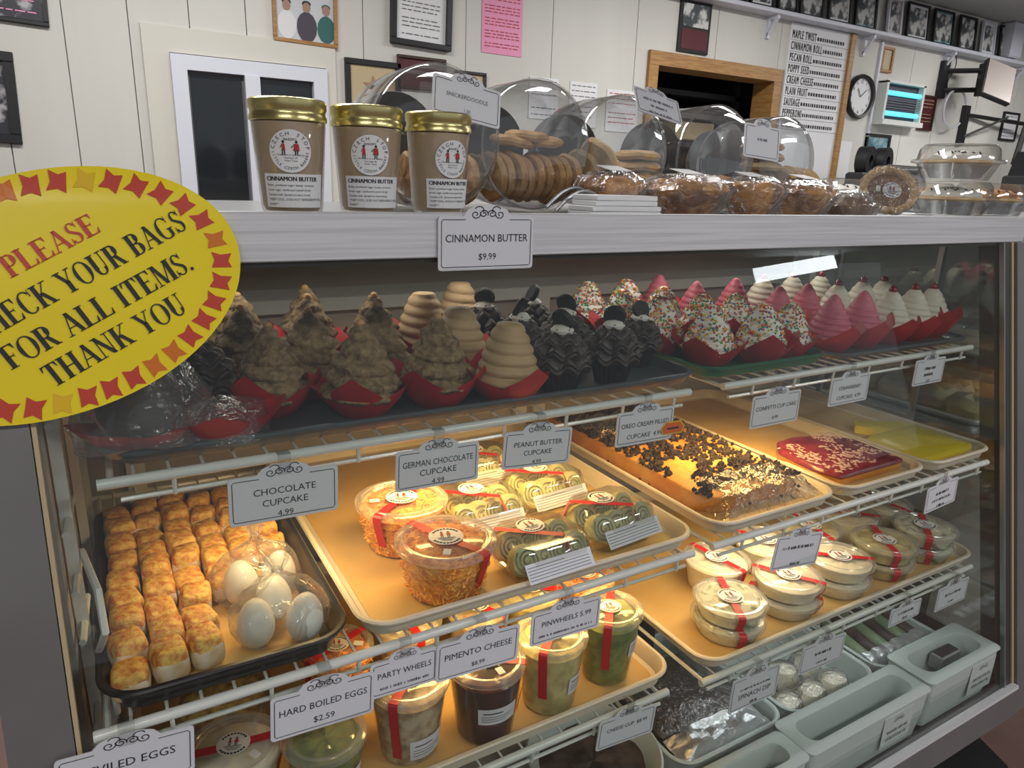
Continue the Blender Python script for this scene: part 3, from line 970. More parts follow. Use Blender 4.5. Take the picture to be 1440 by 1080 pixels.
cupcakes('straw', [(1.235, .868, .98), (1.335, .873, 1.0), (1.205, .975, 1.0), (1.305, .985, 1.0), (1.085, 1.09, 1.0), (1.20, 1.09, 1.02), (1.08, 1.20, 1.0)], 'pink ridged cone cupcake in red paper', 'pink cone cupcakes')
cupcakes('white', [(1.430, .873, 1.0), (1.515, .876, 1.0), (1.592, .880, .98), (1.40, .98, 1.0), (1.495, .985, 1.02), (1.58, .99, 1.0), (1.30, 1.10, 1.02), (1.40, 1.10, 1.02), (1.50, 1.10, 1.0)], 'cream cone cupcake topped with a dark cherry', 'cherry-topped cream cupcakes')

# dark ball cake in red paper inside a knotted bag
t = thing('bagged_cake', 'dark round cake in red paper wrapped in a clear bag beside the case end', 'cake', (.022, .862, T1 + .003))
liner(seed=9, spread=.085, lo=.03, hi=.055).build('paper_liner', 'liner_red', t)
MB().lathe([(.0005, .0), (.030, .012), (.044, .04), (.046, .065), (.034, .09), (.0005, .10)], 24).build('ball', 'choc', t)
MB().lathe([(.045, .004), (.075, .02), (.070, .06), (.05, .10), (.028, .12), (.05, .14)], 24, fn=lambda a, r, z, k: (r * (1 + .09 * sin(5 * a + k)), z + .004 * sin(3 * a))).build('bag', 'bag', t)
t = thing('foil_wrapped_cake', 'flat cake wrapped in clear film at the very corner of the dark tray', 'cake', (.105, .850, T1 + .003))
liner(seed=5, spread=.078, lo=.03, hi=.05).build('paper_liner', 'liner_red', t)
MB().lathe([(.026, .0), (.055, .01), (.05, .04), (.0005, .055)], 20, fn=lambda a, r, z, k: (r * (1 + .06 * sin(4 * a)), z)).build('film', 'wrap', t)

# ---------------------------------------------------------------- toasted bites and eggs


def bite(seed):
    t = thing('bread_bite', '-', 'bread bite')
    rnd = random.Random(seed)
    n, m = 20, 10
    loops = []
    for k in range(m + 1):
        ph = -pi / 2 + pi * k / m
        l = []
        for i in range(n):
            a = 2 * pi * i / n
            c, s = cos(a), sin(a)
            e = .38
            x = .0186 * math.copysign(abs(c) ** e, c) * max(cos(ph), 0) ** .35
            y = .0232 * math.copysign(abs(s) ** e, s) * max(cos(ph), 0) ** .35
            z = .019 + .019 * math.copysign(abs(sin(ph)) ** .75, sin(ph))
            q = noise.noise(Vector((x * 45 + seed * 3, y * 45, z * 45)))
            l.append((x * (1 + .07 * q), y * (1 + .07 * q), z * .95 + .003 * q))
        loops.append(l)
    body = MB().loft(loops)
    crust = MB().loft([[(p[0] * 1.02, p[1] * 1.02, p[2] + .0012 - .002 * (k == 0) * (1 + sin(i * 1.7 + seed))) for i, p in enumerate(l)] for k, l in enumerate(loops[6:])], cap=(0, 1))
    body.build('crumb_body', 'dough', t)
    crust.build('toasted_top', 'toast', t)
    return t


rnd = random.Random(3)
bp = [bite(k) for k in range(4)]
used = set()
n = 0
for cx, (x, ys) in enumerate([(-.019, 9), (.0185, 9), (.056, 9), (.0935, 6), (.131, 5), (.1675, 5)]):
    for r in range(9):
        y = .738 + .0498 * r
        if cx == 2 and False:
            continue
        if cx >= 3 and r < (3 if cx == 3 else 4):
            continue
        v = n % 4
        place(bp[v], v in used, (x + rnd.uniform(-.002, .002), y + rnd.uniform(-.003, .003) + (cx % 3) * .010, T2 + .005), rnd.uniform(-.28, .28) + (0 if rnd.random() < .5 else pi),
              'toasted bite in the black tray, %s row from its front, %s from its outer edge' % (ORD[r], ORD[cx]), 'toasted bread bites in the black tray', (rnd.uniform(.94, 1.03), rnd.uniform(.9, 1.0), rnd.uniform(.9, 1.18)), rnd.uniform(-.12, .12))
        used.add(v)
        n += 1
# extra bites in the third column between the eggs and the rest
for j, (x, y) in enumerate([(.086, .842), (.084, .893)]):
    pass


def eggmesh(m_):
    return MB().lathe([(.0005 if abs(cos(pi * k / 14)) > .999 else .0215 * sin(pi * k / 14) * (1 + .12 * cos(pi * k / 14)), .029 * -cos(pi * k / 14)) for k in range(15)], 20)


e0 = eggmesh(0).build('egg', 'egg')
epos = [(.112, .765, .028, 'front bag, the one beside the toasted bites', .3), (.166, .752, .028, 'front bag, the one beside the tray wall', -.2), (.140, .800, .034, 'front bag, rearmost', 1.2),
        (.112, .862, .028, 'rear bag, the one beside the toasted bites', .5), (.160, .862, .030, 'rear bag, the one beside the tray wall', 0)]
for i, (x, y, z, d, a) in enumerate(epos):
    o = e0 if i == 0 else e0.copy()
    if i:
        col.objects.link(o)
    o.location = (x, y, T2 + .005 + z)
    o.rotation_euler = (R(-12), R(35) if i % 3 == 2 else R(8), a)
    tagit(o, 'peeled white boiled egg in the ' + d, 'egg', 'boiled eggs in clear bags')


def egg_bag(label, x, y, hx, hy, h, seed):
    t = thing('egg_bag', label, 'bag', (x, y, T2 + .005), group='knotted bags of eggs')
    prof = [(.6, 0.002), (.95, .008), (1.06, .028), (1.0, .048), (.72, .064), (.34, .074), (.13, .084), (.10, .092), (.22, .104), (.30, .118)]
    mb = MB().lathe(prof, 28, fn=lambda a, r, z, k: ((r + .07 * sin(5 * a + k + seed) * r) * hx * (1 + (hy / hx - 1) * abs(sin(a))), z * h / .085 * (1 + .04 * sin(7 * a))))
    mb.build('bag_film', 'bag', t)
    MB().lathe([(.004, .0), (.007, .003), (.004, .007)], 10, T=TR(0, 0, h * 1.02)).build('knot', 'bag', t)
    return t


egg_bag('clear knotted bag of boiled eggs nearest the black tray front corner', .142, .775, .056, .048, .080, 1)
egg_bag('clear knotted bag of boiled eggs with upright twisted neck, behind the other bag', .134, .866, .054, .042, .085, 2)

# ---------------------------------------------------------------- tubs and cups


def figures(T, s, mi=0):
    m = MB()
    for x, w in ((-.28, .12), (.2, .17)):
        m.add([(x - w * .5 * s if False else (x - w) * s, 0, -.05 * s), ((x + w) * s, 0, -.05 * s), ((x + w * .6) * s, 0, .3 * s), ((x - w * .6) * s, 0, .3 * s)], [(0, 1, 2, 3)], mi, T)
        m.box((x - .09) * s, (x - .03) * s, -.0001, 0, -.35 * s, -.05 * s, 1, T)
        m.box((x + .03) * s, (x + .09) * s, -.0001, 0, -.35 * s, -.05 * s, 1, T)
        m.add([((x + .09 * cos(k)) * s, 0, (.40 + .1 * sin(k)) * s) for k in [2 * pi * q / 8 for q in range(8)]], [tuple(range(8))], 1, T)
    return m


def round_sticker(parent, T, r, name='round_sticker'):
    """T maps local xz plane (facing -y) onto the surface."""
    o = MB().add([(r * cos(2 * pi * k / 28), 0, r * sin(2 * pi * k / 28)) for k in range(28)], [tuple(range(28))], 0, T).build(name, 'paper', parent, smooth=0)
    T2_ = T @ TR(0, -.0004, .12 * r)
    m = figures(T2_, r * .8)
    for k in range(9):
        for s in (1, -1):
            a = (pi / 2 if s > 0 else -pi / 2) + (k - 4) * .24
            c, d = cos(a) * r * .82, sin(a) * r * .82
            m.box(-.07 * r, .07 * r, -.0002, 0, -.06 * r, .06 * r, 1, T @ TR(c, -.0004, d, ry=pi / 2 - a))
    for z, w in ((-.22, .5), (-.36, .42), (-.5, .3)):
        m.box(-w * r, w * r, -.0006, -.0004, (z - .02) * r, (z + .02) * r, 1, T)
    m.build('sticker_print', ['ink_red', 'ink'], o, smooth=0)
    return o


def deli(name, label, cat, x, y, z, r1, r0, h, cont, fill=.93, rz=0, group=None, tape=True, label_patch=None, stack=1, sticker=True, tape_long=.7, small=True):
    t = thing(name, label, cat, (x, y, z), (0, 0, rz), group)

    def rad(zz):
        return r0 + (r1 - r0) * zz / h
    MB().lathe([(.0005, .001), (r0 * .9, .001), (r0, .004), (rad(h * .5), h * .5), (rad(h * .98), h * .98)], 32).build('cup', 'tub', t)
    q = lambda a, r, zz, k: (r, zz + (.0025 * sin(3 * a + r * 900) + .002 * sin(7 * a) if k in (3, 4) else 0))
    MB().lathe([(.0005, .003), (r0 * .95, .003), (rad(h * fill) * .965, h * (fill - .06)), (rad(h) * .8, h * fill), (rad(h) * .4, h * fill), (.0005, h * fill)], 32, fn=q).build('contents', cont, t)
    e = .0035
    MB().lathe([(r1 * .78, h - .001), (r1 * .82, h + .0025), (r1 + .001, h + .0025), (r1 + e, h + .001), (r1 + e, h - .005), (r1 + e * .3, h - .006)], 32).lathe([(r1 * .86, h + .0026), (r1 * .88, h + .0042), (r1 * .92, h + .0042), (r1 * .94, h + .0026)], 32).build('lid_rim', 'lid_edge', t)
    MB().lathe([(.0005, h + .0004), (r1 * .74, h + .0004), (r1 * .78, h - .001)], 32).build('lid', 'lid', t)
    if cont == 'pimento' and sticker:
        rr_ = random.Random(int(x * 1000))
        sh = MB()
        for k in range(620):
            a = rr_.uniform(0, 6.283)
            if k % 3:
                zz = rr_.uniform(.006, h * fill - .006)
                rr2 = rad(zz) * .972
                p = Vector((rr2 * cos(a), rr2 * sin(a), zz))
            else:
                q2 = rad(h) * .93 * sqrt(rr_.random())
                p = Vector((q2 * cos(a), q2 * sin(a), h * fill + .0008))
            d = Vector((rr_.uniform(-1, 1) * -sin(a), rr_.uniform(-1, 1) * cos(a), rr_.uniform(-.8, .8) if k % 3 else .1)).normalized() * rr_.uniform(.003, .007)
            sh.tube([tuple(p - d), tuple(p + Vector((0, 0, .001))), tuple(p + d)], .0011, 4, rr_.choice([0, 0, 1]))
        sh.build('shreds', ['pimento', 'shred_light'], t, kind='stuff')
    if tape:
        w = .0065
        pts = [(-(r1 + e + .0005), h - h * tape_long * .5), (-(r1 + e + .0005), h), (-(r1 + e - .002), h + .0032), (-r1 * .8, h + .0034), (0, h + .0022), (r1 * .8, h + .0034), (r1 + e - .002, h + .0032), (r1 + e + .0005, h), (r1 + e + .0003, h - .008), (rad(h * (1 - tape_long)) + .0008, h * (1 - tape_long))]
        vs, fs = [], []
        for u, v in pts:
            vs += [(-w, u, v), (w, u, v)]
        fs = [(2 * i, 2 * i + 1, 2 * i + 3, 2 * i + 2) for i in range(len(pts) - 1)]
        MB().add([(a, -b, c) for a, b, c in vs], fs).build('seal_tape', 'red_tape', t, smooth=0)
    if sticker:
        round_sticker(t, TR(0, 0, h + .0042, rx=R(-90), rz=-rz - .3), r1 * .36)
        if small:
            MB().box(-.007, .007, -.005, .005, h + .0030, h + .0036, T=TR(-r1 * .45, -r1 * .42, 0, rz=.6)).build('price_sticker', 'paper', t, smooth=0)
    if label_patch:
        a0, a1, z0, z1 = label_patch
        vs, fs = [], []
        nn = 8
        for k in range(nn + 1):
            a = R(a0 + (a1 - a0) * k / nn) - rz
            for zz in (z0, z1):
                rr = rad(h * zz) + .0007
                vs.append((rr * cos(a), rr * sin(a), h * zz))
        fs = [(2 * k, 2 * k + 2, 2 * k + 3, 2 * k + 1) for k in range(nn)]
        lo = MB().add(vs, fs).build('side_label', 'card', t)
        mm = MB()
        for zz, f0, f1 in ((.72, .12, .6), (.5, .08, .9), (.36, .08, .85), (.22, .08, .7)):
            zc = z0 + (z1 - z0) * zz
            v2 = []
            for k in range(6):
                a = R(a0 + (a1 - a0) * (f0 + (f1 - f0) * k / 5)) - rz
                for dz in (-.008, .008) if zz > .7 else (-.004, .004):
                    rr = rad(h * (zc + dz)) + .0011
                    v2.append((rr * cos(a), rr * sin(a), h * (zc + dz)))
            mm.add(v2, [(2 * k, 2 * k + 2, 2 * k + 3, 2 * k + 1) for k in range(5)])
        mm.build('label_print', 'ink', lo, smooth=0)
    return t


deli('spread_tub', 'clear tub of shredded orange spread nearest the glass', 'food tub', .360, .772, T2 + .005, .0655, .050, .074, 'pimento', rz=.42, group='orange spread tubs')
deli('spread_tub', 'clear tub of shredded orange spread set behind the front one', 'food tub', .352, .912, T2 + .005, .0655, .050, .074, 'pimento', rz=-.9, group='orange spread tubs')

S = T3L + .005
deli('soup_cup', 'tall clear cup of pale noodle soup with a red seal', 'food cup', .303, .768, S, .053, .040, .112, 'soup_pale', rz=-.75, group='tall soup cups', label_patch=(-110, -40, .12, .42), tape_long=.85)
deli('soup_cup', 'tall clear cup of dark red-brown soup with a band label', 'food cup', .414, .750, S, .054, .041, .115, 'soup_dark', rz=.95, group='tall soup cups', label_patch=(-130, -60, .38, .62))
deli('soup_cup', 'tall clear cup of pale yellow soup with a white side label', 'food cup', .528, .755, S, .052, .040, .118, 'soup_yellow', rz=-.8, group='tall soup cups', label_patch=(-85, -35, .32, .58))
deli('soup_cup', 'tall clear cup of green soup at the end of its tray', 'food cup', .645, .765, S, .051, .038, .120, 'soup_green', rz=-.7, group='tall soup cups', label_patch=(-80, -30, .45, .68))
deli('soup_cup', 'clear cup with plain ringed lid beside the egg price tag', 'food cup', .182, .752, S, .050, .040, .085, 'soup_green', rz=.2, group='tall soup cups', tape=False, sticker=False, label_patch=(-70, -35, .2, .6))
deli('spread_tub', 'clear-lidded tub with a round sticker nearest the lower shelf corner', 'food tub', .078, .790, S, .056, .045, .080, 'dip_cream', rz=1.45, group='tubs at the lower shelf corner')
for i, (x, y, c, l) in enumerate([(.355, .90, 'dip_cream', 'pale-topped cup partly hidden behind the noodle soup cup'), (.47, .885, 'soup_pale', 'pale cup hidden behind the dark soup cup'), (.575, .89, 'soup_yellow', 'yellow cup standing behind the pale yellow soup cup'),
                                  (.685, .885, 'pimento', 'orange-topped cup standing behind the green soup cup'), (.24, .89, 'pimento', 'orange-topped cup behind the hard boiled egg tag')]):
    deli('soup_cup', l, 'food cup', x, y, S, .050, .038, .105, c, rz=.5 * i, group='tall soup cups')
g = thing('grain_tub', 'shallow clear tub of yellow grain salad tilted behind the stickered tub', 'food tub', (.085, .915, S + .03), (R(12), R(-6), 0))
MB().lathe([(.0005, 0), (.045, .001), (.058, .045), (.062, .046)], 28).build('cup', 'tub', g)
MB().lathe([(.0005, .003), (.044, .003), (.056, .040), (.03, .043), (.0005, .042)], 28).build('contents', 'grain', g)
t = deli('salad_cup', 'clear cup under the tilted grain tub', 'food cup', .085, .915, S, .05, .045, .03, 'dip_cream', tape=False, sticker=False)

S = T3 + .004
tubs = [(.925, .765, 'dip_herb', -.5, 'herb-flecked dip tub at the near end of the tray'), (1.085, .768, 'dip_cream', .55, 'cream dip tub beside the herb-flecked dip'), (1.240, .768, 'dip_cream', .9, 'cream dip tub, third in the row nearest the glass'),
        (1.390, .768, 'soup_yellow', -.6, 'pale yellow dip tub, fourth in the row nearest the glass'), (1.540, .768, 'dip_herb', -.9, 'flecked dip tub, fifth in the row nearest the glass')]
for i, (x, y, c, rz, l) in enumerate(tubs):
    for k in range(2):
        deli('dip_tub', ('upper ' if k else 'lower ') + l, 'food tub', x, y, S + k * .0365, .0640, .054 + .001 * k, .0335, c, rz=rz if k else rz + .1, group='stacked dip tubs', tape=True, sticker=bool(k), small=False, tape_long=.9)
for x, y, c, rz, l in [(1.020, .890, 'dip_cream', .1, 'bright cream dip tub behind the herb-flecked dip'), (1.170, .895, 'dip_cream', .4, 'single cream dip tub, second in the row behind'), (1.315, .895, 'soup_yellow', -.2, 'single yellow dip tub, third in the row behind'),
                       (1.455, .895, 'dip_cream', .8, 'single cream dip tub, fourth in the row behind'), (1.59, .90, 'dip_cream', 0, 'single cream dip tub, last in the row behind')]:
    deli('dip_tub', l, 'food tub', x, y, S, .0640, .054, .062, c, rz=rz, group='single dip tubs behind', small=False, tape_long=.9)

# ---------------------------------------------------------------- pinwheel clamshells


def octo(a, b, c, z):
    return [(-a + c, -b, z), (a - c, -b, z), (a, -b + c, z), (a, b - c, z), (a - c, b, z), (-a + c, b, z), (-a, b - c, z), (-a, -b + c, z)]


def clam(label, x, y, rz):
    t = thing('pinwheel_clamshell', label, 'food container', (x, y, T2 + .006), (0, 0, rz), 'pinwheel clamshells on the tan tray')
    a, b = .070, .062
    MB().loft([octo(a * .8, b * .8, .02, 0), octo(a * .92, b * .92, .022, .022), octo(a, b, .024, .023), octo(a, b, .024, .0255)], cap=(1, 0)).build('base_shell', 'shell', t)
    MB().loft([octo(a, b, .024, .026), octo(a * .95, b * .95, .022, .027), octo(a * .86, b * .84, .02, .05), octo(a * .8, b * .76, .018, .056)], cap=(0, 1)).build('lid_shell', 'shell', t)
    for r_ in range(2):
        for k in range(4):
            xx, yy = -.040 + .027 * k, -.022 + .042 * r_
            T = TR(xx, yy, .028, rx=R(62), rz=R(4 * (k - 1)))
            s = MB().lathe([(.0005, -.010), (.0225, -.010), (.0235, 0), (.0225, .010), (.0195, .0112), (.0005, .0100)], 22, T=T).build('pinwheel', 'tortilla', t)
            sp = [((.003 + .0165 * q / 30) * cos(.55 * q), (.003 + .0165 * q / 30) * sin(.55 * q)) for q in range(31)]
            vs, fs = [], []
            MB().ribbon(sp, .0026, 0, T=T @ TR(0, 0, .0116, rx=R(90))).build('filling_spiral', 'filling', s, smooth=0)
    MB().add([(-.0055, -b * .80, .058), (.0055, -b * .80, .058), (.0055, b * .8, .058), (-.0055, b * .8, .058), (-.0055, b * 1.0, .028), (.0055, b * 1.0, .028), (-.0055, -b * 1.03, .028), (.0055, -b * 1.03, .028)], [(0, 1, 2, 3), (3, 2, 5, 4), (6, 7, 1, 0)], T=TR(-.02, 0, 0, rz=.9)).build('seal_tape', 'red_tape', t, smooth=0)
    round_sticker(t, TR(-.008, .014, .0590, rx=R(-90)), .021)
    lo = MB().add([(-.060, -b * 1.10, .020), (.050, -b * 1.10, .020), (.050, -b * .84, .041), (-.060, -b * .84, .041)], [(0, 1, 2, 3)]).build('ingredient_label', 'card', t, smooth=0)
    mm = MB()
    for k in range(5):
        f = .14 + .16 * k
        p = lambda u, v: (u, -b * 1.10 + b * .26 * v - .0006, .020 + .021 * v + .0006)
        w = .050 if k < 4 else .01
        mm.add([p(-.058, f), p(w - .006, f), p(w - .006, f + .035), p(-.058, f + .035)], [(0, 1, 2, 3)])
    mm.build('label_print', 'ink_soft', lo, smooth=0)
    return t


clam('pinwheel clamshell nearest the glass, beside the orange spread tub', .505, .765, .04)
clam('pinwheel clamshell by the tray corner, farthest from the orange spread', .655, .795, .10)
clam('pinwheel clamshell behind the front pair, under the peanut butter tag', .625, .945, .08)
clam('pinwheel clamshell behind the orange spread tubs, under the german chocolate tag', .485, .915, .02)
clam('pinwheel clamshell at the back of the tan tray', .565, 1.070, .05)

# ---------------------------------------------------------------- dessert bars in trays


def slab_food(name, label, cat, outline, z, h, m, side=None):
    t = thing(name, label, cat, (outline[0][0], outline[0][1], z))
    ox, oy = outline[0]
    fine = []
    for i, (x, y) in enumerate(outline):
        x2, y2 = outline[(i + 1) % len(outline)]
        for q in range(8):
            fx, fy = x + (x2 - x) * q / 8, y + (y2 - y) * q / 8
            w_ = .0035 * noise.noise(Vector((fx * 45, fy * 45, z * 9)))
            px_, py_ = outline[i - 1]
            if q == 0:
                fx, fy = fx * .8 + (x2 + px_) * .1 * .12 + fx * .176, fy * .8 + (y2 + py_) * .1 * .12 + fy * .176
            fine.append((fx + w_, fy + w_ * .7))
    lo = [(x - ox, y - oy) for x, y in fine]
    cx = sum(p[0] for p in lo) / len(lo)
    cy = sum(p[1] for p in lo) / len(lo)
    ins = lambda f, zz: [(cx + (x - cx) * f, cy + (y - cy) * f, zz) for x, y in lo]
    MB().loft([ins(.985, 0), ins(1, h * .2), ins(1, h * .72), ins(.99, h * .92), ins(.965, h)]).build('cake_slab', side or m, t)
    return t, lo, ins


t, lo, ins = slab_food('crumb_cake', 'yellow sheet cake scattered with dark cookie crumbs', 'cake', [(.835, .80), (.86, .765), (1.06, .765), (1.075, .80), (1.08, 1.25), (.83, 1.25)], T2 + .006, .032, 'cake_yellow')
rnd = random.Random(8)
cr = MB()
for k in range(1700):
    x, y = rnd.uniform(.002, .24), rnd.uniform(-.03, .44)
    if noise.noise(Vector((x * 14, y * 14, 2.2))) < -.12 - (y > .2) * .4 - (x > .17) * .25:
        continue
    s = rnd.uniform(.003, .0095)
    T = TR(x, y, .032 + s * .4, rnd.uniform(0, 3), rnd.uniform(0, 3), rnd.uniform(0, 3))
    cr.add([(s, 0, 0), (-s, 0, 0), (0, s * .8, 0), (0, -s * .8, 0), (0, 0, s * .6), (0, 0, -s * .6)], [(0, 2, 4), (2, 1, 4), (1, 3, 4), (3, 0, 4), (2, 0, 5), (1, 2, 5), (3, 1, 5), (0, 3, 5)], 0, T)
for k in range(160):
    x, y, s = rnd.uniform(-.012, .25), rnd.uniform(-.045, .3), rnd.uniform(.002, .004)
    if 0 < x < .235 and y > -.03:
        x = rnd.choice([-.01, .248])
    cr.add([(s, 0, 0), (-s, 0, 0), (0, s, 0), (0, -s, 0), (0, 0, s), (0, 0, -s)], [(0, 2, 4), (2, 1, 4), (1, 3, 4), (3, 0, 4), (2, 0, 5), (1, 2, 5), (3, 1, 5), (0, 3, 5)], 0, TR(x, y, .005))
cr.build('cookie_crumbs', 'crumb', t, smooth=0, kind='stuff')


def crumple(name, label, cat, x0, x1, y0, y1, z, h, m, seed, amp=.012, n=26, parent=None):
    vs, fs = [], []
    for j in range(n + 1):
        for i in range(n + 1):
            u, v = i / n, j / n
            x, y = x0 + (x1 - x0) * u, y0 + (y1 - y0) * v
            edge = min(u, 1 - u, v * 1.0, 1 - v) * 6
            e = min(1, edge)
            q = noise.noise(Vector((x * 28 + seed, y * 28, 0))) + .6 * noise.noise(Vector((x * 75 + seed, y * 60, 5)))
            vs.append((x, y, z + h * e + amp * q * (.4 + .6 * e)))
    fs = [(j * (n + 1) + i, j * (n + 1) + i + 1, (j + 1) * (n + 1) + i + 1, (j + 1) * (n + 1) + i) for j in range(n) for i in range(n)]
    o = MB().add(vs, fs).build(name, m, parent)
    if label:
        tagit(o, label, cat)
    return o


crumple('plastic_wrap', 'crumpled clear film pulled over the front of the crumb-topped cake', 'plastic wrap', .845, 1.09, .722, .845, T2 + .012, .036, 'wrap', 3, .012, 34)
crumple('plastic_wrap', 'crumpled clear film folded back over the rear of the crumb-topped cake', 'plastic wrap', .83, 1.02, 1.08, 1.2, T2 + .03, .02, 'wrap', 13, .008, 24)

t, lo, ins = slab_food('berry_bar', 'red berry bars with pale icing, end portion left on their tray', 'dessert bar', [(1.160, .885), (1.150, .79), (1.165, .745), (1.36, .745), (1.368, .86), (1.335, .905), (1.25, .93), (1.20, .925)], T2 + .006, .018, 'cake_yellow')
MB().loft([ins(.99, .012), ins(1.015, .016), ins(1.0, .021), ins(.96, .024)]).build('berry_topping', 'berry_goo', t)
rnd = random.Random(4)
ic = MB()
for k in range(520):
    x, y = rnd.uniform(.005, .195), rnd.uniform(-.13, .035)
    if noise.noise(Vector((x * 22, y * 22, 1.1))) < -.12:
        continue
    ic.sphere(rnd.uniform(.0015, .0036), T=TR(x, y, .0242, 0, 0, rnd.uniform(0, 3), (1.8, .8, .35)), n=6, m=4)
ic.build('icing_drizzle', 'icing', t, kind='stuff')
t, lo, ins = slab_food('lemon_bar', 'bright yellow lemon bars under clear film at the tray front', 'dessert bar', [(1.405, .86), (1.41, .735), (1.60, .735), (1.605, .90), (1.50, .955), (1.47, .93), (1.49, .885)], T2 + .006, .018, 'lemon')
crumple('plastic_wrap', 'thin clear film lying over the yellow lemon bars', 'plastic wrap', 1.405, 1.612, .728, .87, T2 + .0245, .004, 'thin_film', 9, .002, 26)
t, lo, ins = slab_food('bar_remnant', 'brown broken edge of bars beside the crumb cake tray wall', 'dessert bar', [(1.132, .72), (1.15, .72), (1.148, .86), (1.134, .86)], T2 + .006, .012, 'crust')
# ---------------------------------------------------------------- price tags


def curl(s):
    pts = []
    for k in range(30):
        a = .42 * k
        r = .0030 + .00022 * k
        pts.append((s * (.0015 + .012 * k / 29 + r * .55 * cos(a) * (1 if k > 4 else .6)), .0035 * sin(a) * (1 - k / 60)))
    return pts


def ornament(y, sc, zc, T=None):
    m = MB()
    for s in (-1, 1):
        for (cx, cz, r0, r1, a0, a1) in ((.0045, 0, .0048, .0012, 200, -330), (.013, -.0005, .0052, .0012, 150, 620), (.0085, .003, .0055, .0035, 20, 200)):
            pts = []
            for k in range(22):
                f = k / 21
                a = R(a0 + (a1 - a0) * f)
                r = r0 + (r1 - r0) * f
                pts.append((s * (cx + r * cos(a)) * sc, zc + (cz + r * sin(a) * .8) * sc))
            m.ribbon(pts, .0009 * sc, y, T=T)
    return m


def price_card(lines, label, x, y, z, w=.118, h=.054, size=.0118, rx=0, ry=0, rz=0, name='price_tag', clip=True, extra=None, faint=False, ink='ink'):
    t = thing(name, label, 'price tag', (x, y, z), (rx, ry, rz), group='shop price tags')
    a, b = w / 2, h / 2
    bw, bh = w * .20, .011 * h / .054

    def outline(i):
        p = []
        r = .004
        for cx, cz, a0 in ((a - i - r, -b + i + r, -90), (a - i - r, b - i - r, 0)):
            for k in range(4):
                p.append((cx + r * cos(R(a0 + 30 * k)), cz + r * sin(R(a0 + 30 * k))))
        for k in range(11):
            u = 1 - 2 * k / 10
            p.append((u * bw * 1.25, b - i + bh * (1 - u * u) ** .5))
        for cx, cz, a0 in ((-a + i + r, b - i - r, 90), (-a + i + r, -b + i + r, 180)):
            for k in range(4):
                p.append((cx + r * cos(R(a0 + 30 * k)), cz + r * sin(R(a0 + 30 * k))))
        return p
    o = outline(0)
    MB().loft([[(p[0], -.0008, p[1]) for p in o], [(p[0], .0008, p[1]) for p in o]]).build('card', 'card', t, smooth=0)
    i = .0042
    br = MB()
    zt = b - i
    for seg in ([(-a + i + .002, -b + i), (a - i - .002, -b + i), (a - i, -b + i + .002), (a - i, zt - .002), (a - i - .002, zt), (bw * 1.15, zt)], [(-bw * 1.15, zt), (-a + i + .002, zt), (-a + i, zt - .002), (-a + i, -b + i + .002), (-a + i + .002, -b + i)]):
        br.ribbon(seg, .0009, -.0012)
    br.build('border_line', ink, t, smooth=0)
    ornament(-.0013, w / .118 * 1.15, b - .0005 + bh * .25).build('scroll_ornament', ink, t, smooth=0)
    n = len(lines)
    lab_key = label
    lm = MB()
    for k, s in enumerate(lines):
        sz = size
        s2 = s
        if isinstance(s, tuple):
            s2, f = s
            sz = size * f
        zc = b - .0145 * h / .054 - (k + .55) * (h * .74) / max(n, 2.2) - sz * .1
        if s2.startswith('~'):
            # lettering too small to read in the photograph: rows of fine marks
            rr_ = random.Random(len(lab_key) + k)
            hw = int(s2[1:]) / 100 * (w - .02) / 2
            x_ = -hw
            while x_ < hw:
                e_ = x_ + rr_.uniform(.0007, .0016)
                lm.box(x_, e_, -.0013, -.0012, zc, zc + sz * rr_.uniform(.5, .72))
                x_ = e_ + rr_.choice([.0009, .0010, .0012, .0034])
            continue
        vs, fs = text_geo(s2)
        if not vs:
            continue
        wid = 2 * max(v[0] for v in vs) * sz
        sx = min(1, (w - .018) / wid)
        lm.text(s2, sz, 0, -.0013, b - .0145 * h / .054 - (k + .55) * (h * .74) / max(n, 2.2) - sz * .1, sx=sx)
    lm.build('lettering', ink if not faint else 'ink_soft', t, smooth=0)
    if clip:
        MB().box(-.0075, .0075, -.0022, -.0014, b - .002, b + .022).box(-.0075, .0075, -.0022, .010, b + .022, b + .023).build('clip', 'jar', t, smooth=0)
    if extra:
        extra(t)
    return t


def flag(t):
    pts = [(.014, -.004), (.022, .004), (.050, .003), (.058, -.004), (.054, -.014), (.018, -.013)]
    big = [(.032 + (x - .032) * 1.12, -.005 + (z + .005) * 1.25) for x, z in pts]
    ox, oz = .020, -.004
    for pp, m, y in ((big, 'gold_star', -.0018), (pts, 'orange_sticker', -.0024)):
        o = MB().loft([[(x + ox, y, z + oz) for x, z in pp], [(x + ox, y + .0005, z + oz) for x, z in pp]]).build('arrow_sticker', m, t, smooth=0)
    MB().box(ox + .024, ox + .048, -.0028, -.0025, oz - .007, oz - .004).build('sticker_print', 'ink', t, smooth=0)


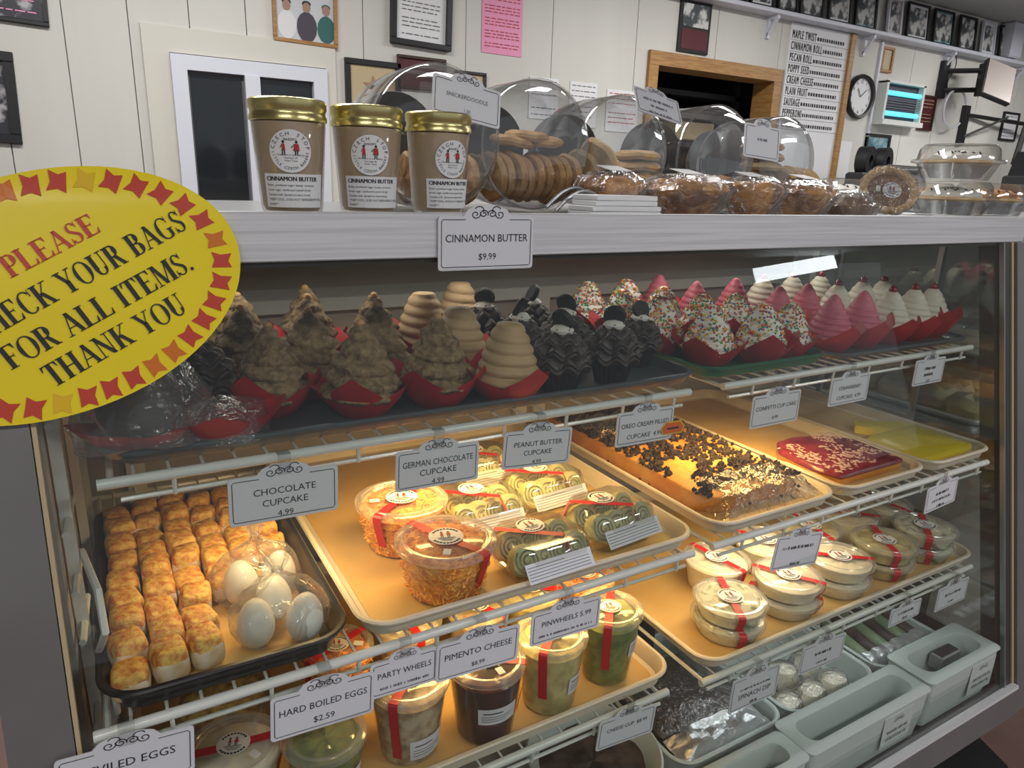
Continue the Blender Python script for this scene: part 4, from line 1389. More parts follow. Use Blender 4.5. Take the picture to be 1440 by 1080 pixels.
P1, P2, P3 = .778, .690, .678
for lines, lab, x, y, z, ry, kw in [
    (['CHOCOLATE', 'CUPCAKE', ('4.99', .9)], 'price tag reading CHOCOLATE CUPCAKE 4.99', .157, P1, .940, 1.5, dict(w=.124, h=.058)),
    (['GERMAN CHOCOLATE', 'CUPCAKE', ('4.99', .9)], 'price tag reading GERMAN CHOCOLATE CUPCAKE 4.99', .351, P1, .941, 1.5, dict(w=.117)),
    (['PEANUT BUTTER', 'CUPCAKE', ('4.99', .85)], 'price tag reading PEANUT BUTTER CUPCAKE 4.99', .503, P1, .941, 4, dict(w=.112, size=.0105)),
    (['OREO CREAM FILLED', 'CUPCAKE  4.99'], 'price tag for the cream filled cupcake with an orange arrow sticker', .697, P1, .944, 1, dict(w=.112, size=.0105, extra=flag)),
    (['CONFETTI CUP CAKE', ('4.99', .9)], 'price tag reading CONFETTI CUP CAKE 4.99', .992, P1, .932, 0, dict(w=.122, h=.058, size=.0105)),
    (['STRAWBERRY', 'CUPCAKE  4.99'], 'price tag reading STRAWBERRY CUPCAKE 4.99', 1.192, P1, .943, 0, dict(w=.114, size=.0105)),
    (['~45', '~40', ('4.99', .9)], 'price tag farthest along the top shelf under the cherry cupcakes', 1.448, P1, .951, 0, dict(w=.104, size=.009)),
    (['DEVILED EGGS', ''], 'price tag reading DEVILED EGGS at the lower corner of the case', -.032, P2, .716, 4, dict(w=.124, h=.056, size=.0135)),
    (['HARD BOILED EGGS', ('$2.59', .9)], 'price tag reading HARD BOILED EGGS $2.59', .168, P2, .709, 3, dict(w=.120, h=.057, size=.0125)),
    (['PARTY WHEELS', ('~92', .45)], 'narrow price tag reading PARTY WHEELS', .268, P2 + .002, .716, 2, dict(w=.088, h=.049, size=.0115)),
    (['PIMENTO CHEESE', ('$8.99', .7)], 'price tag reading PIMENTO CHEESE $8.99', .369, P2, .711, 3, dict(w=.120, h=.054, size=.0125)),
    (['PINWHEELS 5.99', ('~92', .45)], 'price tag reading PINWHEELS 5.99', .506, P2, .715, 2, dict(w=.116, h=.05, size=.0115)),
    (['~80', '', ('~25', .8)], 'tilted price tag in front of the cream dip tubs', .988, P2, .701, 8, dict(w=.122, h=.062, size=.0085)),
    (['~50', '~72', ('~28', .9)], 'price tag under the lemon bars tray at the case end', 1.420, P2, .717, -4, dict(w=.106, h=.056, size=.009)),
    (['CHEESE CUP  $8.99'], 'price tag reading CHEESE CUP $8.99 below the green soup cup', .624, P3, .496, 5, dict(w=.112, h=.052, size=.0095)),
    ([('~75', .45), 'SPINACH DIP', ('~16', .6)], 'price tag reading SPINACH DIP below the herb-flecked tub', .914, P3, .456, 2, dict(w=.120, h=.066, size=.014)),
    (['~45', ('~28', .8)], 'pale price tag below the second dip tub of the tray', 1.095, P3, .464, 3, dict(w=.126, h=.058, size=.009)),
    (['~60', ('~20', .8)], 'faint price tag hanging above the green rolls on the deck', 1.354, P3, .472, 0, dict(w=.106, h=.04, size=.009)),
    (['~60', ('~25', .8)], 'price tag nearest the case end on the lowest wire shelf', 1.528, P3, .464, 0, dict(w=.118, h=.056, size=.009)),
]:
    price_card(lines, lab, x, y, z, ry=R(ry), **kw)
price_card(['CINNAMON BUTTER', ('$9.99', .85)], 'white card reading CINNAMON BUTTER $9.99 on the aluminium rail', .426, .797, 1.223, w=.135, h=.066, size=.0135, clip=False)

# ---------------------------------------------------------------- oval sign
CX, CZ = -.035, 1.185
sg = thing('oval_sign', 'yellow oval sign reading PLEASE CHECK YOUR BAGS FOR ALL ITEMS THANK YOU', 'sign', (CX, gy(CZ) - .016, CZ), (0, 0, 0))
TS = TR(rx=-atan2(GS, 1))
# ellipse axes from the extents
sxx, szz, sxz = .02657, .01392, .0049
th = .5 * atan2(2 * sxz, sxx - szz)
l1 = (sxx + szz) / 2 + sqrt(((sxx - szz) / 2) ** 2 + sxz ** 2)
l2 = sxx + szz - l1
EA, EB = sqrt(l1), sqrt(l2)


def bend(p):
    q = TS @ Vector(p)
    if q.z > .088:
        q.y += (q.z - .088) * .22
    return (q.x, q.y, q.z)


def ell(f, a):
    u, v = f * EA * cos(a), f * EB * sin(a)
    return u * cos(th) - v * sin(th), u * sin(th) + v * cos(th)


n = 72
vs, fs = [(0, 0, 0)], []
rings = 14
for k in range(1, rings + 1):
    for i in range(n):
        x, z = ell(k / rings, 2 * pi * i / n)
        vs.append((x, 0, z))
for i in range(n):
    fs.append((0, 1 + (i + 1) % n, 1 + i))
    for k in range(rings - 1):
        a = 1 + k * n
        fs.append((a + i, a + (i + 1) % n, a + n + (i + 1) % n, a + n + i))
nv = len(vs)
back = [(x, .0012, z) for x, y, z in vs]
edge = 1 + (rings - 1) * n
allf = fs + [tuple(i + nv for i in f[::-1]) for f in fs] + [(edge + i, edge + (i + 1) % n, nv + edge + (i + 1) % n, nv + edge + i) for i in range(n)]
MB().add([bend(p) for p in vs + back], allf).build('vinyl_sheet', 'yellow_vinyl', sg, smooth=60)


# serif capitals: strokes in a unit cap height
def V(x, y0, y1, w=.19):
    return [[(x - w / 2, y0), (x + w / 2, y0), (x + w / 2, y1), (x - w / 2, y1)]]


def Hh(y, x0, x1, w=.055):
    return [[(x0, y - w / 2), (x1, y - w / 2), (x1, y + w / 2), (x0, y + w / 2)]]


def Dg(x0, y0, x1, y1, w):
    return [[(x0 - w / 2, y0), (x0 + w / 2, y0), (x1 + w / 2, y1), (x1 - w / 2, y1)]]


def Sf(x, y, h=.15):
    return Hh(y + (.02 if y < .5 else -.02), x - h, x + h, .04)


def Arc(cx, cy, rx, ry, a0, a1, thick=.19, thin=.055, n=20):
    out = []
    pr_ = None
    for k in range(n + 1):
        a = R(a0 + (a1 - a0) * k / n)
        w = thin + (thick - thin) * abs(cos(a)) ** 1.5
        o = (cx + rx * cos(a), cy + ry * sin(a))
        i = (cx + (rx - w) * cos(a), cy + (ry - thin - (w - thin) * .0) * sin(a))
        if pr_:
            out.append([pr_[0], o, i, pr_[1]])
        pr_ = (o, i)
    return out


def Tr(*p):
    return [list(p)]


GL = {
    'P': (.60, V(.17, 0, 1) + Sf(.17, 0, .17) + Sf(.12, 1, .12) + Hh(.975, .17, .36, .05) + Hh(.475, .17, .36, .05) + Arc(.34, .725, .25, .275, -90, 90)),
    'L': (.66, V(.17, 0, 1) + Sf(.17, 0, .17) + Sf(.17, 1, .17) + Hh(.025, .17, .60, .05) + Tr((.52, .05), (.62, 0), (.64, .28), (.61, .28))),
    'E': (.66, V(.17, 0, 1) + Sf(.17, 0, .17) + Sf(.17, 1, .17) + Hh(.025, .17, .58, .05) + Hh(.975, .17, .56, .05) + Hh(.52, .17, .44, .05) + Tr((.50, .05), (.60, 0), (.63, .27), (.60, .27)) + Tr((.48, .95), (.58, 1), (.59, .75), (.56, .75)) + Tr((.42, .52), (.45, .38), (.45, .66), (.42, .52))),
    'A': (.74, Dg(.10, .02, .37, 1, .05) + Dg(.62, .02, .37, 1, .16) + Hh(.34, .2, .55, .045) + Sf(.10, 0, .12) + Sf(.62, 0, .15)),
    'S': (.56, Arc(.28, .745, .21, .255, 20, 215, .12, .05) + Arc(.27, .26, .24, .26, -160, 35, .13, .05) + Tr((.11, .60), (.20, .66), (.47, .42), (.38, .34)) + Tr((.44, .72), (.48, .72), (.49, 1), (.46, .98)) + Tr((.05, .30), (.09, .30), (.08, .02), (.04, 0))),
    'C': (.70, Arc(.38, .5, .34, .51, 42, 318, .16, .05) + Tr((.60, .68), (.645, .68), (.65, 1), (.62, 1))),
    'K': (.78, V(.17, 0, 1) + Sf(.17, 0, .17) + Sf(.17, 1, .17) + Dg(.24, .42, .60, .98, .05) + Dg(.62, .02, .34, .58, .17) + Sf(.62, 0, .16) + Sf(.60, 1, .14)),
    'Y': (.72, V(.37, 0, .5) + Dg(.37, .42, .12, .98, .16) + Dg(.37, .42, .60, .98, .05) + Sf(.37, 0, .17) + Sf(.14, 1, .16) + Sf(.60, 1, .12)),
    'O': (.78, Arc(.39, .5, .36, .51, 0, 360, .16, .05, 40)),
    'U': (.74, V(.17, .3, 1) + V(.58, .3, 1, .05) + Arc(.35, .31, .255, .32, 180, 360, .14, .06) + Sf(.17, 1, .17) + Sf(.58, 1, .12)),
    'R': (.74, V(.17, 0, 1) + Sf(.17, 0, .17) + Sf(.12, 1, .12) + Hh(.975, .17, .36, .05) + Hh(.485, .17, .40, .05) + Arc(.34, .73, .25, .27, -90, 90) + Dg(.60, .02, .38, .48, .17) + Sf(.62, 0, .12)),
    'B': (.68, V(.17, 0, 1) + Sf(.12, 0, .12) + Sf(.12, 1, .12) + Hh(.975, .17, .36, .05) + Hh(.025, .17, .36, .05) + Hh(.52, .17, .38, .05) + Arc(.34, .755, .24, .245, -90, 90) + Arc(.35, .27, .28, .27, -90, 90)),
    'G': (.78, Arc(.39, .5, .35, .51, 42, 300, .16, .05) + V(.60, .06, .42, .14) + Hh(.42, .46, .74, .04) + Tr((.60, .68), (.645, .68), (.65, 1), (.62, 1)) + Hh(.03, .4, .6, .05)),
    'F': (.62, V(.17, 0, 1) + Sf(.17, 0, .17) + Sf(.12, 1, .12) + Hh(.975, .17, .56, .05) + Hh(.50, .17, .42, .05) + Tr((.48, .95), (.58, 1), (.60, .74), (.57, .74)) + Tr((.40, .50), (.43, .36), (.43, .64), (.40, .50))),
    'I': (.36, V(.18, 0, 1) + Sf(.18, 0, .17) + Sf(.18, 1, .17)),
    'T': (.68, V(.34, 0, 1) + Sf(.34, 0, .17) + Hh(.975, .04, .64, .05) + Tr((.02, .74), (.05, .74), (.13, .96), (.04, 1)) + Tr((.63, .74), (.66, .74), (.64, 1), (.55, .96))),
    'M': (.94, V(.13, 0, 1, .05) + V(.79, 0, 1) + Dg(.45, .02, .18, 1, .16) + Dg(.45, .02, .74, 1, .05) + Sf(.13, 0, .12) + Sf(.79, 0, .16) + Sf(.13, 1, .13) + Sf(.80, 1, .15)),
    'H': (.80, V(.17, 0, 1) + V(.62, 0, 1) + Hh(.5, .17, .62, .05) + Sf(.17, 0, .16) + Sf(.17, 1, .16) + Sf(.62, 0, .16) + Sf(.62, 1, .16)),
    'N': (.78, V(.14, 0, 1, .05) + V(.62, 0, 1, .05) + Dg(.60, .02, .14, 1, .17) + Sf(.14, 0, .12) + Sf(.10, 1, .12) + Sf(.62, 1, .13)),
    '.': (.30, [[(.12 + .08 * cos(R(40 * k)), .07 + .08 * sin(R(40 * k))) for k in range(9)]]),
    ' ': (.34, []),
}


def serif(s, x0, z0, x1, z1, cap, mat):
    """letter a line so that it runs from (x0,z0) to (x1,z1) in the plane of the sign"""
    L = hypot(x1 - x0, z1 - z0)
    ca, sa = (x1 - x0) / L, (z1 - z0) / L
    tot = sum(GL[c][0] for c in s)
    k = L / tot
    mb = MB()
    cur = 0
    for c in s:
        for poly in GL[c][1]:
            pts = []
            for px_, py_ in poly:
                u, v = (cur + px_) * k, py_ * cap
                pts.append(bend((x0 + u * ca - v * sa, -.0012, z0 + u * sa + v * ca)))
            mb.add(pts, [tuple(range(len(pts)))])
        cur += GL[c][0]
    mb.build('lettering', mat, sg, smooth=0)


def sp_(X, Z):
    # world X,Z on the glass plane -> sign plane coordinates
    return X - CX, (Z - CZ) / cos(atan2(GS, 1))


def line(s, a, b, cap, mat):
    serif(s, *sp_(*a), *sp_(*b), cap, mat)


line('PLEASE', (-.071, 1.200), (.006, 1.241), .0195, 'star_red')
line('CHECK YOUR BAGS', (-.102, 1.1435), (.082, 1.2432), .0215, 'ink')
line('FOR ALL ITEMS.', (-.080, 1.119), (.085, 1.2045), .0215, 'ink')
line('THANK YOU', (-.050, 1.0995), (.074, 1.163), .0215, 'ink')
st = MB()
rnd = random.Random(2)
arc = [0]
for q in range(720):
    p0, p1 = ell(.885, 2 * pi * q / 720), ell(.885, 2 * pi * (q + 1) / 720)
    arc.append(arc[-1] + hypot(p1[0] - p0[0], p1[1] - p0[1]))
for k in range(36):
    a = 2 * pi * next(q for q in range(721) if arc[q] >= arc[-1] * k / 36) / 720
    x, z = ell(.885, a)
    rot = a + th
    s = .0100
    pts = [(1.25, -.15), (.35, .45), (-.1, 1.25), (-.45, .45), (-1.2, .1), (-.5, -.5), (.25, -1.2), (.45, -.5)]
    pts = [(x + s * (px_ * cos(rot + .6) - py_ * sin(rot + .6)), z + s * (px_ * sin(rot + .6) + py_ * cos(rot + .6))) for px_, py_ in pts]
    mi = 0 if k % 10 not in (0, 9) else 1
    if k % 19 == 6:
        mi = 2
    st.add([bend((p[0], -.0009, p[1])) for p in pts], [tuple(range(8))], mi)
st.build('border_stars', ['star_red', 'star_orange', 'gold_star'], sg, smooth=0)

# ---------------------------------------------------------------- things on the case top
TOP = 1.2495
for i, (x, y, rz) in enumerate([(.213, .905, 0), (.313, .915, 0), (.416, .925, 0)]):
    z = TOP + .003
    t = thing('butter_jar', 'gold-lidded jar of tan butter, %s from the yellow oval sign' % ['nearest', 'second', 'third'][i], 'jar', (x, y, z), (0, 0, rz), 'three gold-lidded butter jars')
    n_ = 40
    MB().lathe([(.0005, 0), (.031, 0), (.035, .004), (.0365, .010), (.043, .106), (.0415, .112)], n_).build('glass_body', 'jar', t)
    MB().lathe([(.0005, .004), (.031, .004), (.034, .010), (.0418, .104), (.0005, .104)], n_).build('butter_filling', 'butter', t)
    MB().lathe([(.0425, .105), (.0448, .106), (.0448, .111), (.0432, .113), (.0432, .117), (.0445, .119), (.0445, .128), (.0425, .130), (.038, .1305), (.036, .129), (.0005, .129)], 72, fn=lambda a, r, zz, k: (r * (1 + (.006 * cos(36 * a) if k in (5, 6) else 0)), zz)).build('lid', 'gold', t)
    # wrapped labels
    a_c = [-102, -104, -86][i]
    a_l = a_c + [5, 6, 3][i]

    def wrapped(name, poly, m, dr, par, off=0):
        vs = []
        for u, v in poly:
            rr = .0365 + (.043 - .0365) * (v - .010) / .096 + .0006 + dr
            a = R(a_c) + u / .04 + off
            vs.append((rr * cos(a), rr * sin(a), v))
        return MB().add(vs, [tuple(range(len(vs)))]).build(name, m, par, smooth=0)
    gm = MB()
    for k in range(12):
        u0, u1 = -.038 + .076 * k / 12, -.038 + .076 * (k + 1) / 12
        q = []
        for u, v in ((u0, .0085), (u1, .0085), (u1, .0465), (u0, .0465)):
            rr = .0365 + .0677 * (v - .010) + .0006
            a = R(a_l) + u / .040
            q.append((rr * cos(a), rr * sin(a), v))
        gm.add(q, [(0, 1, 2, 3)])
    lb = gm.build('product_label', 'paper', t)

    def surf(u, v, d, ac=None):
        rr = .0365 + .0677 * (v - .010) + .0006 + d
        a = R(ac or a_c) + u / .040
        return (rr * cos(a), rr * sin(a), v)
    tm = MB()
    vs, fs = text_geo('CINNAMON BUTTER')
    wmin = min(p[0] for p in vs)
    for dx in (-.0003, 0, .0003):
        tm.add([surf(-.034 + dx + (p[0] - wmin) * .0066, .0385 + p[1] * .0070, .0004, a_l) for p in vs], fs)
    for k, s in enumerate(['Butter, powdered sugar, honey, cinnamon,', 'brown sugar, vanilla and a pinch of salt', 'Contains milk. Spread on warm bread', '**KEEP COOL, DOES NOT REFRIGERATE WELL', 'SHAKE**']):
        vs, fs = text_geo(s)
        wmin = min(p[0] for p in vs)
        tm.add([surf(-.034 + (p[0] - wmin) * .0034, .0325 - .0054 * k + p[1] * .0038, .0004, a_l) for p in vs], fs)
    tm.build('lettering', 'ink', lb, smooth=0)
    # round logo sticker, curved with the glass
    N2 = 28
    vs, fs = [surf(.0, .0715, .0005)], []
    for rr_ in (.5, 1):
        for k in range(N2):
            vs.append(surf(.0232 * rr_ * cos(2 * pi * k / N2), .0715 + .0238 * rr_ * sin(2 * pi * k / N2), .0005))
    for k in range(N2):
        fs += [(0, 1 + k, 1 + (k + 1) % N2), (1 + k, 1 + N2 + k, 1 + N2 + (k + 1) % N2, 1 + (k + 1) % N2)]
    so = MB().add(vs, fs).build('round_sticker', 'paper', t)
    pm = MB()
    for s, up_ in (('CZECH STOP', True), ('LITTLE CZECH BAKERY', False)):
        gap = .30 if up_ else .165
        for k, ch in enumerate(s):
            if ch == ' ':
                continue
            off = (k - (len(s) - 1) / 2) * gap
            a = pi / 2 - off if up_ else -pi / 2 + off
            r_ = .0155 if up_ else .0182
            v0, f0 = text_geo(ch)
            rot = a - pi / 2 if up_ else a + pi / 2
            sz = .0055 if up_ else .0042
            pm.add([surf(1.12 * r_ * cos(a) + 1.15 * sz * (p[0] * cos(rot) - p[1] * sin(rot)), .0715 + .12 * r_ * sin(a) + r_ * sin(a) + sz * (p[0] * sin(rot) + p[1] * cos(rot)), .0009) for p in v0], f0, 1)
    for s, zz, sz in (('BAKERY', .0105, .0034), ('Welcome to our Bakery', -.0045, .0026), ('Interstate 35', -.0075, .0024), ('West, Texas', -.0103, .0024)):
        v0, f0 = text_geo(s)
        pm.add([surf(p[0] * sz * 1.15, .0715 + zz * 1.1 + p[1] * sz * 1.15, .0009) for p in v0], f0, 1)
    # the two small dancing figures
    for cx, wd, red in ((-.006, .0016, 0), (.005, .0027, 0)):
        for poly, mi in (([(-wd, -.0005), (wd, -.0005), (wd * .7, .0055), (-wd * .7, .0055)], 0), ([(-.0014, -.004), (-.0004, -.004), (-.0004, 0), (-.0014, 0)], 1), ([(.0004, -.004), (.0014, -.004), (.0014, 0), (.0004, 0)], 1), ([(.0012 * cos(k), .0070 + .0013 * sin(k)) for k in [2 * pi * q / 8 for q in range(8)]], 1), ([(-wd * 1.5, .0020), (-wd * .7, .0045), (-wd * .7, .0053), (-wd * 1.8, .0022)], 1)):
            pm.add([surf((cx + u) * 1.25, .0715 + .001 + v * 1.3, .0010) for u, v in poly], [tuple(range(len(poly)))], mi)
    pm.build('sticker_print', ['ink_red', 'ink'], so, smooth=0)


def cookie_mesh(r=.041, h=.016, seed=0, pale=False):
    def fn(a, rr, z, k):
        return (rr * (1 + .03 * sin(3 * a + seed) + .02 * sin(7 * a + seed)), z + .001 * sin(5 * a + seed))
    return MB().lathe([(.0005, 0), (r * .9, 0), (r, h * .35), (r * .95, h * .7), (r * .7, h), (.0005, h * 1.08)], 26, fn=fn)


ckp = [cookie_mesh(seed=k).build('cookie', 'cookie') for k in range(2)]
ckq = [cookie_mesh(.05, .018, k).build('cookie', 'cookie_pale') for k in range(2)]
cu = set()


def cookie(kind, x, y, z, rx, ry, rz, label, group, s=1):
    i = random.randrange(2)
    p = (ckp if kind == 0 else ckq)[i]
    o = p if (kind, i) not in cu else p.copy()
    if (kind, i) in cu:
        col.objects.link(o)
    cu.add((kind, i))
    o.location, o.rotation_euler, o.scale = (x, y, z), (rx, ry, rz), (s, s, s)
    tagit(o, label, 'cookie', group)


def cookie_jar(label, x, y, r, dpt, tilt=0, rz=0):
    t = thing('cookie_jar', label, 'cookie jar', (x, y, TOP + .002), (0, 0, rz), 'clear cookie jars lying along the case top')
    T = TR(0, 0, r + .001, rx=R(-90) + tilt)
    prof = [(.0005, .004), (r * .62, .002), (r * .86, .006), (r * .97, .020), (r, .034), (r * .985, .040), (r, .048), (r, dpt * .5), (r * .985, dpt * .52), (r, dpt * .55), (r * .96, dpt * .78), (r * .80, dpt * .93), (r * .70, dpt * .97), (r * .70, dpt)]
    MB().lathe(prof, 44, T=T).build('jar_body', 'acrylic', t)
    MB().tube([tuple(T @ Vector((r * .995 * cos(a), r * .995 * sin(a), .026))) for a in [2 * pi * k / 40 for k in range(41)]], .0022, 6).build('rim_band', 'shell', t)
    MB().lathe([(.0005, dpt - .012), (r * .76, dpt - .012), (r * .78, dpt - .006), (r * .78, dpt + .016), (r * .72, dpt + .022), (.0005, dpt + .024)], 36, T=T).build('lid', 'soft_black', t)
    return t


JY = 1.02
JARS = [(.470, JY, .106), (.655, JY + .01, .104), (.845, JY + .02, .100), (1.075, JY + .02, .100), (1.275, JY + .03, .097)]
jl = ['clear cookie jar behind the gold-lidded butter jars', 'clear cookie jar with upright tan cookies, second from the butter jars', 'clear cookie jar with a big pale leaning cookie, in the middle of the row', 'clear cookie jar with a low heap of cookies and a blank card', 'clear cookie jar farthest from the butter jars']
for (x, y, r), l in zip(JARS, jl):
    cookie_jar(l, x, y, r, .215)
b = TOP + .004
random.seed(7)
for k in range(5):
    cookie(0, .40 + .035 * k, 1.10, b + .045, 0, R(90), 0, 'upright tan cookie in the jar behind the butter jars, %s along' % ORD[k], 'cookies in the jar behind the butter jars')
for k in range(9):
    cookie(0, .580 + .0185 * k, 1.085 + .005 * (k % 2), b + .050 + .002 * (k % 3), R(random.uniform(-6, 6)), R(90 + random.uniform(-8, 4)), R(10), 'upright tan cookie in the second jar, %s of its row' % ORD[k], 'upright cookies in the second jar', 1.0)
for k, (x, z) in enumerate([(.625, .102), (.655, .112), (.685, .104)]):
    cookie(0, x, 1.09, b + z, R(4), R(6 - 5 * k), 0, 'tan cookie lying flat on the upright row, %s' % ['lowest', 'topmost', 'at the far side'][k], 'flat cookies in the second jar', .95)
cookie(1, .805, 1.09, b + .075, R(20), R(65), R(25), 'large pale cookie leaning in the middle jar', 'cookies in the middle jar')
cookie(1, .790, 1.12, b + .055, R(10), R(75), R(20), 'large pale cookie behind the leaning one in the middle jar', 'cookies in the middle jar')
for k in range(5):
    cookie(1, .893, 1.085, b + .012 + .0195 * k, 0, 0, k, 'pale cookie in the flat stack of the middle jar, %s from below' % ORD[k], 'cookies in the middle jar', .9)
for k in range(3):
    cookie(0, .835 + .012 * k, 1.10, b + .035, 0, R(85), 0, 'tan cookie wedged in the middle jar beside the stack, %s along' % ORD[k], 'cookies in the middle jar', .8)
for k in range(9):
    cookie(0, 1.00 + .019 * k, 1.09, b + .034 + .003 * (k % 2), R(8), R(60 + 4 * (k % 3)), R(5), 'tan cookie leaning in the low heap of the fourth jar, %s along' % ORD[k], 'cookies in the fourth jar', .85)
for k in range(3):
    cookie(1, 1.245, 1.10, b + .085 + .02 * k, R(3), 0, k, 'pale flat cookie near the top of the farthest jar, %s from below' % ORD[k], 'cookies in the farthest jar', .9)
for k in range(5):
    cookie(1, 1.285 + .019 * k, 1.085, b + .048, R(6), R(72), R(15), 'pale cookie on edge in the farthest jar, %s along' % ORD[k], 'cookies in the farthest jar', .95)
for k in range(3):
    cookie(1, 1.215 + .02 * k, 1.10, b + .044, 0, R(80), 0, 'pale cookie on edge at the near side of the farthest jar, %s along' % ORD[k], 'cookies in the farthest jar', .8)

price_card(['SNICKERDOODLE', ('1.50', .8)], 'price card reading SNICKERDOODLE on the first cookie jar', .492, .992, 1.408, w=.112, h=.056, size=.0085, rx=R(-14), ry=R(9), clip=False, faint=True)
price_card(['~80', '~45', ('~60', .8)], 'price card on top of the middle cookie jar', .870, 1.01, 1.432, w=.105, h=.05, size=.008, rx=R(-32), ry=R(10), clip=False, faint=True)
price_card(['~35'], 'nearly blank price card on the fourth cookie jar', 1.130, 1.003, 1.385, w=.098, h=.062, size=.008, rx=R(-8), ry=R(4), clip=False, faint=True)

# tongs
tg = [(.60 + .12 * f, .935, TOP + .008 + .030 * sin(pi * min(1, f * 1.15)) * (1 if f < .87 else .9)) for f in [k / 12 for k in range(13)]]
tt = thing('tongs', 'dark metal tongs arched in front of the second cookie jar', 'tongs', (0, 0, 0))
MB().tube([(p[0] + .01, p[1] - .012, p[2]) for p in tg], .0032, 8).build('arm', 'steel', tt)
MB().tube([(p[0] + .01, p[1] + .014, p[2] + .004) for p in tg], .0032, 8).build('arm', 'steel', tt)
for k in range(4):
    o = MB().cbox(-.066 + .007 * (k // 2), .066 - .009 * (k // 2), -.03, .03, 0, .0075, .0012).build('card_box', 'paper')
    o.location = (.690, .880, TOP + .003 + .0078 * k)
    o.rotation_euler.z = .03 * (k % 2)
    tagit(o, 'flat white card stack piece in front of the second cookie jar, %s from the bottom' % ORD[k], 'card', 'white cards on the rail')


# wrapped muffins
def muffin(label, x, y, s, seed, berry=False):
    t = thing('wrapped_muffin', label, 'muffin', (x, y, TOP + .002), (0, 0, seed * 1.3), 'film-wrapped muffins on the case top')
    t.scale = (1, 1, .80)

    def fn(a, r, z, k):
        q = noise.noise(Vector((cos(a) * r * 40 + seed, sin(a) * r * 40, z * 40)))
        return (r * (1 + .10 * q), z + .006 * q)
    MB().lathe([(.0005, 0), (.040 * s, 0), (.054 * s, .040), (.062 * s, .052), (.060 * s, .062), (.045 * s, .074), (.022 * s, .079), (.0005, .080)], 40, fn=fn).build('muffin_body', 'muffin', t)
    if berry or True:
        mb = MB()
        rnd = random.Random(seed)
        for k in range(16):
            a, r = rnd.uniform(0, 6.28), rnd.uniform(.01, .05)
            mb.sphere(.005, T=TR(r * cos(a) * s, r * sin(a) * s, .081 - r * r * 6, s=(1.2, 1, .7)), n=8, m=6)
        mb.build('berries', 'berry', t, kind='stuff')

    def fw_(a, r, z, k):
        q = noise.noise(Vector((cos(a) * 4 + seed, sin(a) * 4, z * 30)))
        return (r * (1 + .05 * sin(9 * a + k * .8) + .05 * q), z + .004 * q)
    MB().lathe([(.0005, .001), (.046 * s, .001), (.060 * s, .03), (.070 * s, .052), (.062 * s, .070), (.04 * s, .083), (.0005, .086)], 48, fn=fw_).build('film', 'wrap', t)
    MB().box(-.022, .022, -.02, .02, .0865, .0875, T=TR(y=-.004, z=.004 - .0870 * 0, rz=-seed * 1.3) @ Matrix.Translation((0, 0, .087)) @ Matrix.Rotation(R(14), 4, 'X') @ Matrix.Translation((0, 0, -.087))).build('top_label', 'paper', t, smooth=0)
    return t


muffin('dark film-wrapped muffin nearest the white card stack', .740, .960, .85, 1)
muffin('golden film-wrapped muffin second from the white card stack', .895, .950, 1.18, 2)
muffin('berry-topped film-wrapped muffin third from the white card stack', 1.058, .950, .92, 3)
muffin('golden film-wrapped muffin farthest from the white card stack', 1.205, .955, .98, 4)
t = thing('wrapped_bun', 'small wrapped brown bun lying beside the round pecan tart', 'bun', (1.345, .95, TOP + .002))
MB().lathe([(.0005, 0), (.045, .002), (.05, .02), (.03, .038), (.0005, .043)], 24, fn=lambda a, r, z, k: (r * (1 + .06 * sin(4 * a)), z)).build('bun', 'pecan', t)
MB().lathe([(.0005, .0), (.052, .0), (.06, .02), (.035, .046), (.0005, .052)], 30, fn=lambda a, r, z, k: (r * (1 + .08 * sin(7 * a + k)), z)).build('film', 'wrap', t)
t = thing('wrapped_bun', 'pale wrapped bun behind the small brown bun', 'bun', (1.365, 1.06, TOP + .002))
MB().lathe([(.0005, 0), (.045, .002), (.05, .03), (.03, .052), (.0005, .058)], 24, fn=lambda a, r, z, k: (r * (1 + .06 * sin(4 * a)), z)).build('bun', 'cream', t)
MB().lathe([(.0005, .0), (.052, .0), (.058, .03), (.035, .06), (.0005, .066)], 30, fn=lambda a, r, z, k: (r * (1 + .08 * sin(7 * a + k)), z)).build('film', 'wrap', t)
t = thing('pecan_tart', 'round pecan tart with a fluted pale crust propped on edge', 'tart', (1.478, .955, TOP + .050), (R(56), R(6), R(-44)))
MB().lathe([(.0005, -.012), (.042, -.012), (.055, .008), (.057, .010), (.046, .006), (.0005, .006)], 40).build('foil_pan', 'foil', t)
MB().lathe([(.0005, -.004), (.046, -.002), (.046, .006), (.0005, .009)], 30).build('filling', 'pecan', t)
MB().lathe([(.042, .004), (.044, .015), (.052, .017), (.058, .010), (.054, .002)], 96, fn=lambda a, r, z, k: (r * (1 + .02 * sin(22 * a)), z + .0025 * sin(22 * a + .6))).build('fluted_crust', 'crust', t)
round_sticker(t, TR(.006, 0, .0115, rx=R(-90)), .019)
MB().box(-.026, -.017, -.006, .008, .0100, .0108).build('price_sticker', 'paper', t, smooth=0)
MB().lathe([(.0005, -.016), (.046, -.015), (.060, .008), (.058, .018), (.04, .021), (.0005, .019)], 40, fn=lambda a, r, z, k: (r * (1 + .03 * sin(11 * a + k)), z)).build('film', 'wrap', t)


